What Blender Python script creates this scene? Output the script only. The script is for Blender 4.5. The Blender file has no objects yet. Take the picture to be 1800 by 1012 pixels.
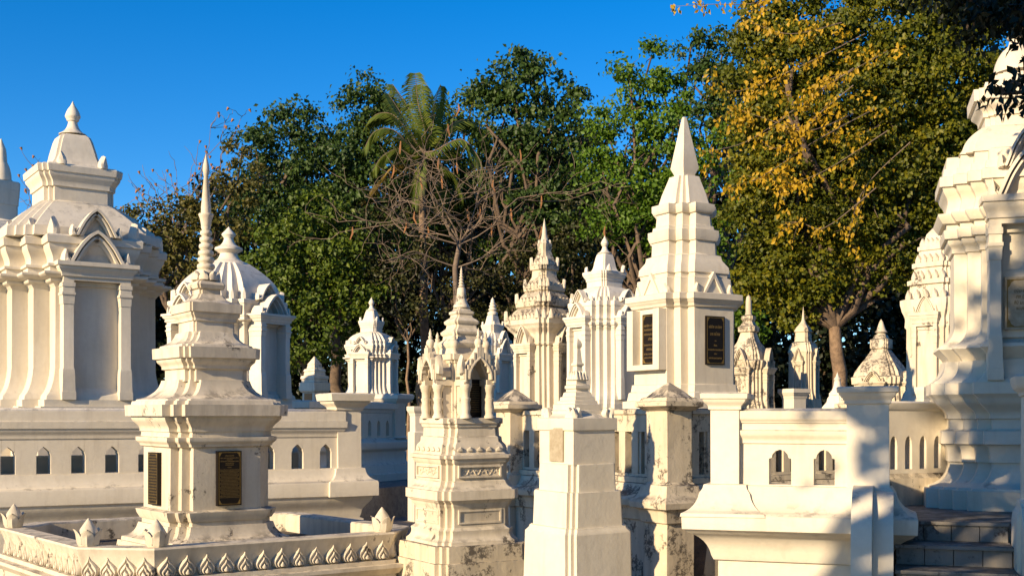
import bpy, bmesh, math, random
import numpy as np
from mathutils import Vector, Matrix

# ------------------------------------------------------------------ camera, sky, sun, exposure
SC = bpy.context.scene
COL = SC.collection
F, Y0, CZ = 2085.0, 740.0, 2.1          # focal length in photo pixels, horizon row, eye height
cd = bpy.data.cameras.new('camera'); cam = bpy.data.objects.new('camera', cd); COL.objects.link(cam)
cam.location = (0, 0, CZ); cam.rotation_euler = (math.pi/2, 0, 0)
cd.sensor_width = 36.0; cd.lens = F/1800*36; cd.shift_y = (Y0-506)/1800
cd.clip_start = 0.05; cd.clip_end = 2000
SC.camera = cam

SUN_AZ, SUN_EL = 44.5, 19.0              # direction the light travels to (from +Y towards +X), elevation
world = bpy.data.worlds.new('World'); SC.world = world; world.use_nodes = True
wn = world.node_tree; wn.nodes.clear()
sky = wn.nodes.new('ShaderNodeTexSky'); sky.sky_type = 'NISHITA'; sky.sun_disc = False
sky.sun_elevation = math.radians(SUN_EL); sky.sun_rotation = math.radians(180+SUN_AZ)
sky.altitude = 300; sky.air_density = 0.9; sky.dust_density = 0.0; sky.ozone_density = 4.0
hsv = wn.nodes.new('ShaderNodeHueSaturation'); hsv.inputs['Saturation'].default_value = 1.33
hsv.inputs['Hue'].default_value = 0.505
bg = wn.nodes.new('ShaderNodeBackground'); bg.inputs['Strength'].default_value = 0.118
wo = wn.nodes.new('ShaderNodeOutputWorld')
wn.links.new(sky.outputs[0], hsv.inputs['Color']); wn.links.new(hsv.outputs[0], bg.inputs[0]); wn.links.new(bg.outputs[0], wo.inputs[0])

sl = bpy.data.lights.new('sun', 'SUN'); so = bpy.data.objects.new('sun', sl); COL.objects.link(so)
sl.energy = 5.0; sl.angle = math.radians(0.5); sl.color = (1.0, 0.78, 0.51)
ta, te = math.radians(SUN_AZ), math.radians(SUN_EL)
so.rotation_euler = Vector((math.sin(ta)*math.cos(te), math.cos(ta)*math.cos(te), -math.sin(te))).to_track_quat('-Z', 'Y').to_euler()
so.location = (-20, -20, 30)
SC.view_settings.view_transform = 'Standard'; SC.view_settings.look = 'None'
SC.view_settings.gamma = 1.0; SC.view_settings.exposure = 0.66; SC.view_settings.use_curve_mapping = False
SC.render.engine = 'CYCLES'
SC.cycles.max_bounces = 5; SC.cycles.diffuse_bounces = 2; SC.cycles.transparent_max_bounces = 6

# ------------------------------------------------------------------ materials
def newmat(name):
    m = bpy.data.materials.new(name); m.use_nodes = True
    nt = m.node_tree; b = nt.nodes['Principled BSDF']
    return m, nt, b
def N(nt, t, **kw):
    n = nt.nodes.new(t)
    for k, v in kw.items():
        if k in ('operation', 'blend_type', 'data_type', 'noise_dimensions', 'feature', 'interpolation_type', 'clamp'):
            setattr(n, k, v)
        else:
            n.inputs[k].default_value = v
    return n
def ramp(nt, src, p0, p1, c0=(0, 0, 0, 1), c1=(1, 1, 1, 1)):
    r = nt.nodes.new('ShaderNodeValToRGB'); e = r.color_ramp.elements
    e[0].position = p0; e[0].color = c0; e[1].position = p1; e[1].color = c1
    nt.links.new(src, r.inputs[0]); return r.outputs[0]
def noise(nt, vec, scale, detail=4, rough=.55, vscale=None):
    n = nt.nodes.new('ShaderNodeTexNoise'); n.inputs['Scale'].default_value = scale
    n.inputs['Detail'].default_value = detail; n.inputs['Roughness'].default_value = rough
    if vscale:
        mp = nt.nodes.new('ShaderNodeMapping'); mp.inputs['Scale'].default_value = vscale
        nt.links.new(vec, mp.inputs['Vector']); vec = mp.outputs[0]
    nt.links.new(vec, n.inputs['Vector']); return n.outputs['Fac']
def mixc(nt, fac, a, b, mode='MIX'):
    m = nt.nodes.new('ShaderNodeMix'); m.data_type = 'RGBA'; m.blend_type = mode
    for i, v in ((0, fac), (6, a), (7, b)):
        if hasattr(v, 'is_linked') or hasattr(v, 'links'): nt.links.new(v, m.inputs[i])
        else: m.inputs[i].default_value = v
    return m.outputs[2]
def math_(nt, op, a, b):
    m = nt.nodes.new('ShaderNodeMath'); m.operation = op
    for i, v in ((0, a), (1, b)):
        if hasattr(v, 'links'): nt.links.new(v, m.inputs[i])
        else: m.inputs[i].default_value = v
    return m.outputs[0]

def plaster(name, base, warm, stain, mould, bevel=.012, bump=.35):
    """lime-washed plaster: mottled wash, rain streaks, black algae on ledges and in blotches"""
    m, nt, b = newmat(name)
    g = nt.nodes.new('ShaderNodeNewGeometry'); P = g.outputs['Position']
    big = ramp(nt, noise(nt, P, 1.3, 5, .6), .35, .72)
    col = mixc(nt, big, base+(1,), warm+(1,))
    fine = ramp(nt, noise(nt, P, 14, 6, .65), .38, .75)
    fine = math_(nt, 'MULTIPLY', fine, .35)
    col = mixc(nt, fine, col, tuple(c*.86 for c in warm)+(1,))
    st = ramp(nt, noise(nt, P, 1.0, 6, .62, (7.0, 7.0, .75)), .57-.10*stain, .76)
    st = math_(nt, 'MULTIPLY', st, .55*stain)
    col = mixc(nt, st, col, (.33, .28, .21, 1))
    # ledges that face upward hold dirt
    sx = nt.nodes.new('ShaderNodeSeparateXYZ'); nt.links.new(g.outputs['Normal'], sx.inputs[0])
    up = ramp(nt, sx.outputs[2], .45, .9)
    spl = ramp(nt, noise(nt, P, 6.0, 7, .7), .56-.14*mould, .64-.10*mould)
    led = math_(nt, 'MULTIPLY', up, spl); led = math_(nt, 'MULTIPLY', led, min(1, .35+.6*mould))
    col = mixc(nt, led, col, (.10, .09, .075, 1))
    if mould > .25:
        bl = ramp(nt, noise(nt, P, 2.6, 9, .72, (1.0, 1.0, .8)), .665-.14*mould, .69-.12*mould)
        fl = ramp(nt, noise(nt, P, 17, 6, .7), .42, .52)
        bl = math_(nt, 'MULTIPLY', bl, fl); bl = math_(nt, 'MULTIPLY', bl, .85)
        col = mixc(nt, bl, col, (.065, .055, .045, 1))
    cr = ramp(nt, noise(nt, P, 2.2, 8, .8), .495, .505)
    nt.links.new(col, b.inputs['Base Color'])
    b.inputs['Roughness'].default_value = .62
    b.inputs['Specular IOR Level'].default_value = .25
    bp = nt.nodes.new('ShaderNodeBump'); bp.inputs['Strength'].default_value = bump; bp.inputs['Distance'].default_value = .02
    hn = math_(nt, 'ADD', noise(nt, P, 3.5, 3, .5), math_(nt, 'MULTIPLY', noise(nt, P, 30, 5, .6), .25))
    nt.links.new(hn, bp.inputs['Height'])
    if bevel:
        bv = nt.nodes.new('ShaderNodeBevel'); bv.samples = 4; bv.inputs['Radius'].default_value = bevel
        nt.links.new(bv.outputs[0], bp.inputs['Normal'])
    nt.links.new(bp.outputs[0], b.inputs['Normal'])
    return m

M = {}
M['clean'] = plaster('plaster_clean', (.715, .65, .52), (.665, .59, .45), .5, .18, .007)
M['white'] = plaster('plaster_white', (.735, .68, .565), (.685, .615, .49), .5, .14, .007)
M['worn'] = plaster('plaster_worn', (.70, .625, .49), (.635, .55, .405), 1.1, .5, .007)
M['old'] = plaster('plaster_old', (.68, .59, .435), (.59, .495, .335), 1.2, .95, .012, .6)

M['mossy'] = plaster('plaster_mossy', (.68, .59, .435), (.57, .475, .32), 1.3, 1.3, .012, .7)
M['panel'] = plaster('plaster_panel', (.715, .65, .52), (.665, .59, .45), .5, .18, None)

def simple(name, col, rough=.6, metal=0, var=None, vs=5, bump=0, spec=.4):
    m, nt, b = newmat(name)
    b.inputs['Roughness'].default_value = rough; b.inputs['Metallic'].default_value = metal
    b.inputs['Specular IOR Level'].default_value = spec
    g = nt.nodes.new('ShaderNodeNewGeometry')
    if var:
        f = ramp(nt, noise(nt, g.outputs['Position'], vs, 7, .65), .35, .7)
        nt.links.new(mixc(nt, f, col+(1,), var+(1,)), b.inputs['Base Color'])
    else: b.inputs['Base Color'].default_value = col+(1,)
    if bump:
        bp = nt.nodes.new('ShaderNodeBump'); bp.inputs['Strength'].default_value = bump; bp.inputs['Distance'].default_value = .03
        nt.links.new(noise(nt, g.outputs['Position'], vs*4, 6, .6), bp.inputs['Height']); nt.links.new(bp.outputs[0], b.inputs['Normal'])
    return m
M['granite'] = simple('black_granite', (.009, .007, .006), .4, 0, (.014, .010, .008), 30, 0, .15)
M['gold'] = simple('gold_paint', (.24, .16, .045), .45, .4, (.16, .10, .025), 40)
M['goldtxt'] = simple('gold_letters', (.17, .115, .04), .5, .3)
M['tanplaque'] = simple('tan_marble', (.42, .36, .25), .5, 0, (.30, .24, .15), 18)
M['bark'] = simple('bark', (.16, .11, .07), .9, 0, (.07, .05, .035), 6, .8)
M['barkpale'] = simple('bark_pale', (.30, .20, .12), .9, 0, (.12, .08, .05), 5, .9)  # paler, warmer bark tone for some trunks
M['twig'] = simple('twig_bark', (.22, .16, .11), .85, 0, (.11, .08, .055), 4, .4)
M['greytwig'] = simple('grey_twig', (.20, .15, .13), .9, 0, (.12, .09, .08), 4)
M['soil'] = simple('planter_soil', (.06, .05, .04), .95, 0, (.12, .10, .08), 9, .5)
M['brick'] = simple('bare_brick', (.17, .12, .085), .95, 0, (.07, .06, .05), 6, .9)
M['orange'] = simple('terracotta_plaque', (.42, .20, .07), .7, 0, (.30, .15, .06), 20)
M['stairs'] = plaster('stair_stone', (.26, .245, .22), (.15, .14, .12), 1.0, .95, .012, .6)
M['pod'] = simple('dry_pod', (.34, .15, .05), .8, 0, (.22, .10, .04), 8)

def ground_mat():
    m, nt, b = newmat('paving')
    g = nt.nodes.new('ShaderNodeNewGeometry'); P = g.outputs['Position']
    f = ramp(nt, noise(nt, P, .8, 8, .65), .35, .7)
    col = mixc(nt, f, (.16, .145, .125, 1), (.30, .26, .21, 1))
    f2 = ramp(nt, noise(nt, P, 9, 8, .7), .45, .6)
    col = mixc(nt, math_(nt, 'MULTIPLY', f2, .5), col, (.07, .065, .06, 1))
    nt.links.new(col, b.inputs['Base Color']); b.inputs['Roughness'].default_value = .9
    bp = nt.nodes.new('ShaderNodeBump'); bp.inputs['Strength'].default_value = .4; bp.inputs['Distance'].default_value = .03
    nt.links.new(noise(nt, P, 12, 6, .6), bp.inputs['Height']); nt.links.new(bp.outputs[0], b.inputs['Normal'])
    return m
M['ground'] = ground_mat()

def leafmat(name, cols, trans=.25):
    """cols: list of 3 leaf colours picked at random per leaf"""
    m, nt, b = newmat(name)
    g = nt.nodes.new('ShaderNodeNewGeometry')
    r = nt.nodes.new('ShaderNodeValToRGB'); r.color_ramp.interpolation = 'LINEAR'
    e = r.color_ramp.elements; e[0].position = 0; e[1].position = 1
    e[0].color = cols[0]+(1,); e[1].color = cols[-1]+(1,)
    for i, c in enumerate(cols[1:-1]):
        x = e.new((i+1)/(len(cols)-1)); x.color = c+(1,)
    big = noise(nt, g.outputs['Position'], .55, 3, .5)
    mx = math_(nt, 'ADD', math_(nt, 'MULTIPLY', g.outputs['Random Per Island'], .55), math_(nt, 'MULTIPLY', math_(nt, 'SUBTRACT', big, .22), .8))
    nt.links.new(mx, r.inputs[0])
    nt.links.new(r.outputs[0], b.inputs['Base Color']); b.inputs['Roughness'].default_value = .5
    b.inputs['Specular IOR Level'].default_value = .3
    t = nt.nodes.new('ShaderNodeBsdfTranslucent'); nt.links.new(r.outputs[0], t.inputs[0])
    ms = nt.nodes.new('ShaderNodeMixShader'); ms.inputs[0].default_value = trans
    out = nt.nodes['Material Output']
    nt.links.new(b.outputs[0], ms.inputs[1]); nt.links.new(t.outputs[0], ms.inputs[2]); nt.links.new(ms.outputs[0], out.inputs[0])
    return m
L = {}
L['dark'] = leafmat('leaf_dark_green', [(.022, .045, .008), (.042, .080, .013), (.075, .12, .016)])
L['deep'] = leafmat('leaf_deep_shade', [(.006, .011, .003), (.011, .018, .005), (.018, .026, .006)], .1)  # near-black leaves: the shade inside the crowns is put into the colour
L['mid'] = leafmat('leaf_mid_green', [(.040, .075, .008), (.085, .13, .011), (.16, .20, .014)], .3)
L['bright'] = leafmat('leaf_bright_green', [(.045, .10, .008), (.095, .18, .011), (.17, .26, .018)], .35)
L['olive'] = leafmat('leaf_olive_brown', [(.045, .050, .012), (.10, .095, .016), (.17, .13, .028)])
L['yellow'] = leafmat('leaf_yellow_green', [(.048, .066, .006), (.115, .130, .008), (.30, .245, .010)], .35)
L['gold'] = leafmat('leaf_golden', [(.28, .19, .008), (.50, .31, .012), (.68, .44, .025)], .4)
L['dim'] = leafmat('leaf_olive_shade', [(.020, .024, .006), (.038, .042, .009), (.075, .068, .014)], .15)  # darker copy of the olive leaf, with shade painted into its colour
L['palm'] = leafmat('palm_leaflet', [(.05, .085, .012), (.10, .14, .018), (.18, .19, .025)], .3)
L['dry'] = leafmat('palm_dry', [(.24, .19, .04), (.36, .26, .06), (.30, .19, .05)], .3)

# ------------------------------------------------------------------ mesh helpers
def zz(y, D): return CZ + (Y0-y)/F*D
def W(px, py, D): return Vector(((px-900)/F*D, D, zz(py, D)))

def link(name, me, mat, parent=None, smooth=38):
    o = bpy.data.objects.new(name, me); COL.objects.link(o)
    if parent is not None: o.parent = parent
    if mat is not None and len(me.materials) == 0: me.materials.append(mat)
    return o
def mesh(name, v, f, mat, parent=None, smooth=38):
    me = bpy.data.meshes.new(name); me.from_pydata([tuple(p) for p in v], [], f); me.update()
    bm = bmesh.new(); bm.from_mesh(me); bmesh.ops.recalc_face_normals(bm, faces=bm.faces); bm.to_mesh(me); bm.free()
    if smooth:
        me.shade_smooth(); me.set_sharp_from_angle(angle=math.radians(smooth))
    return link(name, me, mat, parent)
def tag(o, label, cat, group=None):
    o['label'] = label; o['category'] = cat
    if group: o['group'] = group
    return o
def empty(name, loc, rz=0.0):
    o = bpy.data.objects.new(name, None); COL.objects.link(o); o.location = loc; o.rotation_euler = (0, 0, rz)
    o.empty_display_size = .2; return o

class MB:
    def __init__(s): s.v = []; s.f = []
    def add(s, v, f):
        n = len(s.v); s.v += [tuple(p) for p in v]; s.f += [tuple(i+n for i in q) for q in f]; return s
    def box(s, x0, x1, y0, y1, z0, z1):
        return s.add([(x0,y0,z0),(x1,y0,z0),(x1,y1,z0),(x0,y1,z0),(x0,y0,z1),(x1,y0,z1),(x1,y1,z1),(x0,y1,z1)],
                     [(0,3,2,1),(4,5,6,7),(0,1,5,4),(1,2,6,5),(2,3,7,6),(3,0,4,7)])
    def prism(s, pts, vec):
        n = len(pts); v = [Vector(p) for p in pts]; v2 = [p+Vector(vec) for p in v]
        f = [tuple(range(n)), tuple(range(2*n-1, n-1, -1))]
        f += [(i, (i+1) % n, n+(i+1) % n, n+i) for i in range(n)]
        return s.add(v+v2, f)
    def rings(s, rings, cap0=True, cap1=True):
        n = len(rings[0]); v = [p for r in rings for p in r]; f = []
        for k in range(len(rings)-1):
            for i in range(n):
                j = (i+1) % n; f.append((k*n+i, k*n+j, (k+1)*n+j, (k+1)*n+i))
        if cap0: f.append(tuple(range(n-1, -1, -1)))
        if cap1: f.append(tuple((len(rings)-1)*n+i for i in range(n)))
        return s.add(v, f)
    def tube(s, pts, radii, seg=6, cap=True):
        pts = [Vector(p) for p in pts]; rings = []; prev = None
        for i, p in enumerate(pts):
            t = (pts[min(i+1, len(pts)-1)]-pts[max(i-1, 0)])
            if t.length < 1e-6: t = Vector((0, 0, 1))
            t.normalize()
            a = t.orthogonal().normalized() if prev is None else (prev - t*prev.dot(t)).normalized()
            prev = a; b = t.cross(a)
            rings.append([p+(a*math.cos(2*math.pi*k/seg)+b*math.sin(2*math.pi*k/seg))*radii[i] for k in range(seg)])
        return s.rings(rings, cap, cap)
    def build(s, name, mat, parent=None, smooth=38): return mesh(name, s.v, s.f, mat, parent, smooth)

CUR = {'v': (0, 1), 'h': (1, 0), 'd': (.12, .62), 'c': (.85, .25), 'e': (.25, .85)}
def expand(rows, n=5):
    """(a, b[, curve]) rows; a curve bends the run up to the next row"""
    out = []
    for i, r in enumerate(rows):
        out.append((r[0], r[1]))
        if len(r) > 2 and i+1 < len(rows):
            q = rows[i+1]
            if r[2] == 'h':                              # cyma: upright at both ends
                for k in range(1, n+1):
                    t = k/(n+1); out.append((r[0]+(q[0]-r[0])*t, r[1]+(q[1]-r[1])*(t*t*(3-2*t))**1.25))
                continue
            c = CUR[r[2]] if isinstance(r[2], str) else r[2]
            ca = r[0]+(q[0]-r[0])*c[1]; cb = r[1]+(q[1]-r[1])*c[0]
            for k in range(1, n+1):
                t = k/(n+1)
                out.append(((1-t)**2*r[0]+2*t*(1-t)*ca+t*t*q[0], (1-t)**2*r[1]+2*t*(1-t)*cb+t*t*q[1]))
    return out

def redent(xs, ys):
    """one quadrant of a stepped-corner plan"""
    k = len(xs)-1; q = []
    for i in range(k+1):
        q.append((xs[i], ys[k-i]))
        if i < k: q.append((xs[i+1], ys[k-i]))
    return q
def full_plan(q):
    a = q; b = [(-x, y) for x, y in reversed(q)]; c = [(-x, -y) for x, y in q]; d = [(x, -y) for x, y in reversed(q)]
    return a+b+c+d
def steps(k, step, core=1.0): 
    xs = [core+step*(k-i) for i in range(k+1)]
    return (xs, xs)

class Mon:
    """a monument placed at its photo column, its depth and its heading; profiles are given as (row, half width) in photo pixels"""
    def __init__(s, name, label, cat, c, D, az, plan=None, near=0.0, mat='clean', group=None, X=None):
        s.c, s.D, s.az = c, D, az; s.s = D/F; s.Dz = D-near
        s.plan = plan or ([1.0], [1.0]); s.mat = M[mat]
        s.root = empty(name, ((c-900)/F*D if X is None else X, D, 0), math.radians(90-az))
        tag(s.root, label, cat, group)
        r = math.degrees(math.atan((c-900)/F)); a = math.radians(az-r)
        s.ux, s.uy = abs(math.sin(a)), abs(math.cos(a))
    def z(s, y): return 0.0 if y is None else max(0.0, zz(y, s.Dz))
    def zh(s, y, hw): return max(0.0, zz(y, s.D-.62*hw*s.s))    # the near side of a row of that half width
    def ref(s, plan, hw):
        q = redent(*plan); m0 = max(x*s.ux+y*s.uy for x, y in q); return hw*s.s/m0
    def d(s, hw0, hw): return (hw-hw0)*s.s/(s.ux+s.uy)
    def face(s, hw0, hw=None, plan=None, which='F'):
        """distance of the face from the axis, and half length of the face"""
        plan = plan or s.plan; g = s.ref(plan, hw0); d = s.d(hw0, hw) if hw is not None else 0
        xs, ys = plan
        return (ys[0]*g+d, xs[-1]*g+d) if which == 'F' else (xs[0]*g+d, ys[-1]*g+d)
    def loft(s, part, rows, ref=None, plan=None, mat=None, scale=False, parent=None, off=(0, 0), n=5):
        plan = plan or s.plan; mb = MB()
        rr = [(s.zh(y, h), h) for y, h in expand([(r if r[0] is not None else (Y0+CZ/(s.D-.62*r[1]*s.s)*F+1,)+tuple(r[1:])) for r in rows], n)]
        for i in range(1, len(rr)):                      # keep the profile rising
            if rr[i][0] < rr[i-1][0]: rr[i] = (rr[i-1][0], rr[i][1])
        ph = random.Random(int(abs(s.c)*7+len(rows))); am = .0045
        ref = ref if ref is not None else rows[0][1]; g0 = s.ref(plan, ref); q = redent(*plan)
        rings = []
        for z, h in rr:
            if scale: pl = full_plan([(x*g0*h/ref, y*g0*h/ref) for x, y in q])
            else:
                dd = s.d(ref, h); pl = full_plan([(max(.004, x*g0+dd), max(.004, y*g0+dd)) for x, y in q])
            rings.append([(x+off[0]+am*math.sin(2.3*z+x*5+y*3), y+off[1]+am*math.sin(2.1*z+y*5-x*4), z+(am*1.1*math.sin(x*3.1+y*4.3+z) if z > .05 else 0)) for x, y in pl])
        mb.rings(rings)
        return mb.build(part, mat or s.mat, parent or s.root)
    def lathe(s, part, rows, seg=16, at=(0, 0), mat=None, parent=None, smooth=50, n=5):
        rr = [(zz(y, s.D) if at == (0, 0) else s.z(y), max(h, .15)*s.s) for y, h in expand(rows, n)]; mb = MB()
        mb.rings([[(at[0]+r*math.cos(2*math.pi*k/seg), at[1]+r*math.sin(2*math.pi*k/seg), z) for k in range(seg)] for z, r in rr])
        return mb.build(part, mat or s.mat, parent or s.root, smooth)

FACE = {'F': 0.0, 'R': math.pi/2, 'B': math.pi, 'L': -math.pi/2}   # turn the -y face to that side
def rot2(x, y, side):
    a = FACE[side]; return (x*math.cos(a)-y*math.sin(a), x*math.sin(a)+y*math.cos(a))
def turned(mb, side):
    mb.v = [rot2(p[0], p[1], side)+(p[2],) for p in mb.v]; return mb

# shared little pieces -------------------------------------------------
LEAF2D = [(-.5, 0), (-.56, .3), (-.46, .55), (-.24, .8), (0, 1), (.24, .8), (.46, .55), (.56, .3), (.5, 0)]
_shared = {}
def leaf_mesh(key, w, h, t, mat):
    """an upright pointed antefix, a little hollow on its back"""
    k = (key, round(w, 3), round(h, 3), round(t, 3), mat.name)
    if k not in _shared:
        mb = MB(); n = len(LEAF2D)
        fr = [(x*w, -t/2*(1-.5*z), z*h) for x, z in LEAF2D]; bk = [(x*w, t/2*(1-.5*z), z*h) for x, z in LEAF2D]
        mid = [(x*w*.5, -t/2*1.5, z*h*.86+.04*h) for x, z in LEAF2D]
        v = fr+bk+mid; f = [tuple(range(2*n, 3*n))]
        f += [(i, (i+1) % n, 2*n+(i+1) % n, 2*n+i) for i in range(n)] + [(i, n+i, n+(i+1) % n, (i+1) % n) for i in range(n)]
        f += [tuple(range(2*n-1, n-1, -1))]
        mb.add(v, f); o = mb.build('antefix', mat, None); _shared[k] = o.data; bpy.data.objects.remove(o)
    return _shared[k]
def put(name, me, parent, loc, rz=0.0, sc=1.0, tilt=0.0):
    o = bpy.data.objects.new(name, me); COL.objects.link(o); o.parent = parent
    o.location = loc; o.rotation_euler = (tilt, 0, rz); o.scale = (sc, sc, sc) if not isinstance(sc, tuple) else sc; return o

def catmull(p, n=5):
    out = []
    for i in range(len(p)-1):
        a, b, c, d = p[max(i-1, 0)], p[i], p[i+1], p[min(i+2, len(p)-1)]
        for k in range(n):
            t = k/n
            out.append(tuple(.5*(2*b[j]+(c[j]-a[j])*t+(2*a[j]-5*b[j]+4*c[j]-d[j])*t*t+(3*b[j]-a[j]-3*c[j]+d[j])*t**3) for j in range(len(b))))
    out.append(tuple(p[-1])); return out
OGEE = catmull([(1.0, .03), (.90, .0), (.80, .14), (.58, .50), (.28, .83), (0, 1.0)], 4)
def ogee_arch(M_, part, side, dist, zb, hw, h, depth, band, parent=None, mat=None, horns=True, xc=0.0, tymp=True):
    """pointed double-curved pediment: moulded band, tympanum behind it, a horn at each foot"""
    mat = mat or M_.mat; parent = parent or M_.root
    R = [(x*hw, z*h) for x, z in OGEE]; full = R+[(-x, z) for x, z in reversed(R[:-1])]
    def inset(t):
        out = []
        for i, (x, z) in enumerate(full):
            a = full[max(i-1, 0)]; b = full[min(i+1, len(full)-1)]; dx, dz = b[0]-a[0], b[1]-a[1]; l = math.hypot(dx, dz) or 1
            nx, nz = -dz/l, dx/l
            if nx*(-x)+nz*(.3*h-z) < 0: nx, nz = -nx, -nz
            q = 1.35 if abs(x) < 1e-6 else 1
            out.append((x+nx*t*q, max(z+nz*t*q, 0.0)))
        return out
    mb = MB(); 
    def strip(o, i, y0, y1):
        v = []; f = []
        for (a, b) in zip(o, i): v += [(a[0]+xc, y0, zb+a[1]), (b[0]+xc, y0, zb+b[1]), (b[0]+xc, y1, zb+b[1]), (a[0]+xc, y1, zb+a[1])]
        n = len(o)
        for k in range(n-1):
            for j in range(4):
                f.append((k*4+j, k*4+(j+1) % 4, k*4+4+(j+1) % 4, k*4+4+j))
        f += [(3, 2, 1, 0), (n*4-4, n*4-3, n*4-2, n*4-1)]
        mb.add(v, f)
    strip(full, inset(band), -dist-depth*.55, -dist+.01)
    strip(inset(-.002), inset(band*.30), -dist-depth, -dist-depth*.50)
    strip(inset(band*.46), inset(band*.70), -dist-depth*.85, -dist-depth*.50)
    o = turned(mb, side).build(part, mat, parent, 30)
    if tymp:
        t = MB(); ins = inset(band*.8)
        pts = [(x+xc, -dist-depth*.18, zb+max(z, .003)) for x, z in ins if abs(x) < hw*.86]
        pts = [(pts[0][0], pts[0][1], zb-.004)]+pts+[(pts[-1][0], pts[-1][1], zb-.004)]
        t.prism(pts, (0, depth*.17, 0)); turned(t, side).build('tympanum', mat, o)
    if horns:
        for sg in (-1, 1):
            x, y = rot2(sg*hw*1.0+xc, -dist-depth*.4, side)
            put('horn', leaf_mesh('a', hw*.2, h*.42, depth*.7, mat), parent, (x, y, zb-.01), FACE[side])
    return o

def porch(m, side, zb, zf, zst, zet, dist, hw, depth, ph, mat=None, upper=True, door=True, pw=.30, updist=None, upz=None):
    """projecting false door: two pilasters, entablature, double pediment, recessed panel"""
    mat = mat or m.mat; R = m.root
    pwid = hw*pw; H = zet-zst
    for sg in (-1, 1):
        mb = MB(); rings = []
        x = sg*(hw-pwid/2)
        hz = zst-zf
        for z, e in expand([(zb, .34), (zb+.25*(zf-zb), .34), (zb+.25*(zf-zb), .26), (zb+.55*(zf-zb), .20, 'v'), (zf, 0), (zst-.04*hz, 0), (zst-.04*hz, .07), (zst+.10*H, .14, 'v'), (zst+.22*H, .32), (zst+.30*H, .32), (zst+.30*H, .14), (zst+.48*H, .14), (zst+.48*H, .26), (zst+.62*H, .26), (zst+.62*H, .05), (zet-.30*H, .05)], 4):
            w = pwid/2*(1+e*1.1); dd = depth*(1+e*.35)
            rings.append([(x-w, -dist-dd, z), (x+w, -dist-dd, z), (x+w, -dist+.02, z), (x-w, -dist+.02, z)])
        mb.rings(rings); turned(mb, side).build('pilaster', mat, R)
    mb = MB(); rings = []
    z0 = zet-.30*H
    for z, e in expand([(z0, .0), (z0+.12*H, .0), (z0+.12*H, .05), (z0+.18*H, .06, 'h'), (z0+.42*H, .17), (z0+.46*H, .17), (z0+.46*H, .22), (z0+.60*H, .22)], 4):
        w = hw*(1+e); dd = depth+hw*e
        rings.append([(-w, -dist-dd, z), (w, -dist-dd, z), (w, -dist+.03, z), (-w, -dist+.03, z)])
    mb.rings(rings); turned(mb, side).build('entablature', mat, R)
    ztop = z0+.60*H
    if door:
        mb = MB(); x = hw-pwid*1.0
        mb.box(-x*1.02, x*1.02, -dist-depth*.30, -dist+.02, zb+.0*(zf-zb), z0+.01)
        turned(mb, side).build('door_panel', mat, R)
        mb = MB(); mb.box(-x*.98, x*.98, -dist-depth*.48, -dist-depth*.28, z0-.16*H, z0-.005); turned(mb, side).build('lintel', mat, R)
    ogee_arch(m, 'pediment', side, dist+depth*.15, ztop, hw*.92, ph, depth*1.0, hw*.29, mat=mat)
    if upper:
        ud = updist if updist is not None else depth*.4
        uz = upz if upz is not None else ztop+ph*.85
        ogee_arch(m, 'upper_pediment', side, ud+dist-depth*.55, uz-.005, hw*.70, ph*.85, depth*.9, hw*.22, mat=mat)
        mb = MB(); mb.box(-hw*.66, hw*.66, -dist-depth*.10, -dist+.02, ztop-.01, uz-.004); turned(mb, side).build('pediment_base', mat, R)

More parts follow.
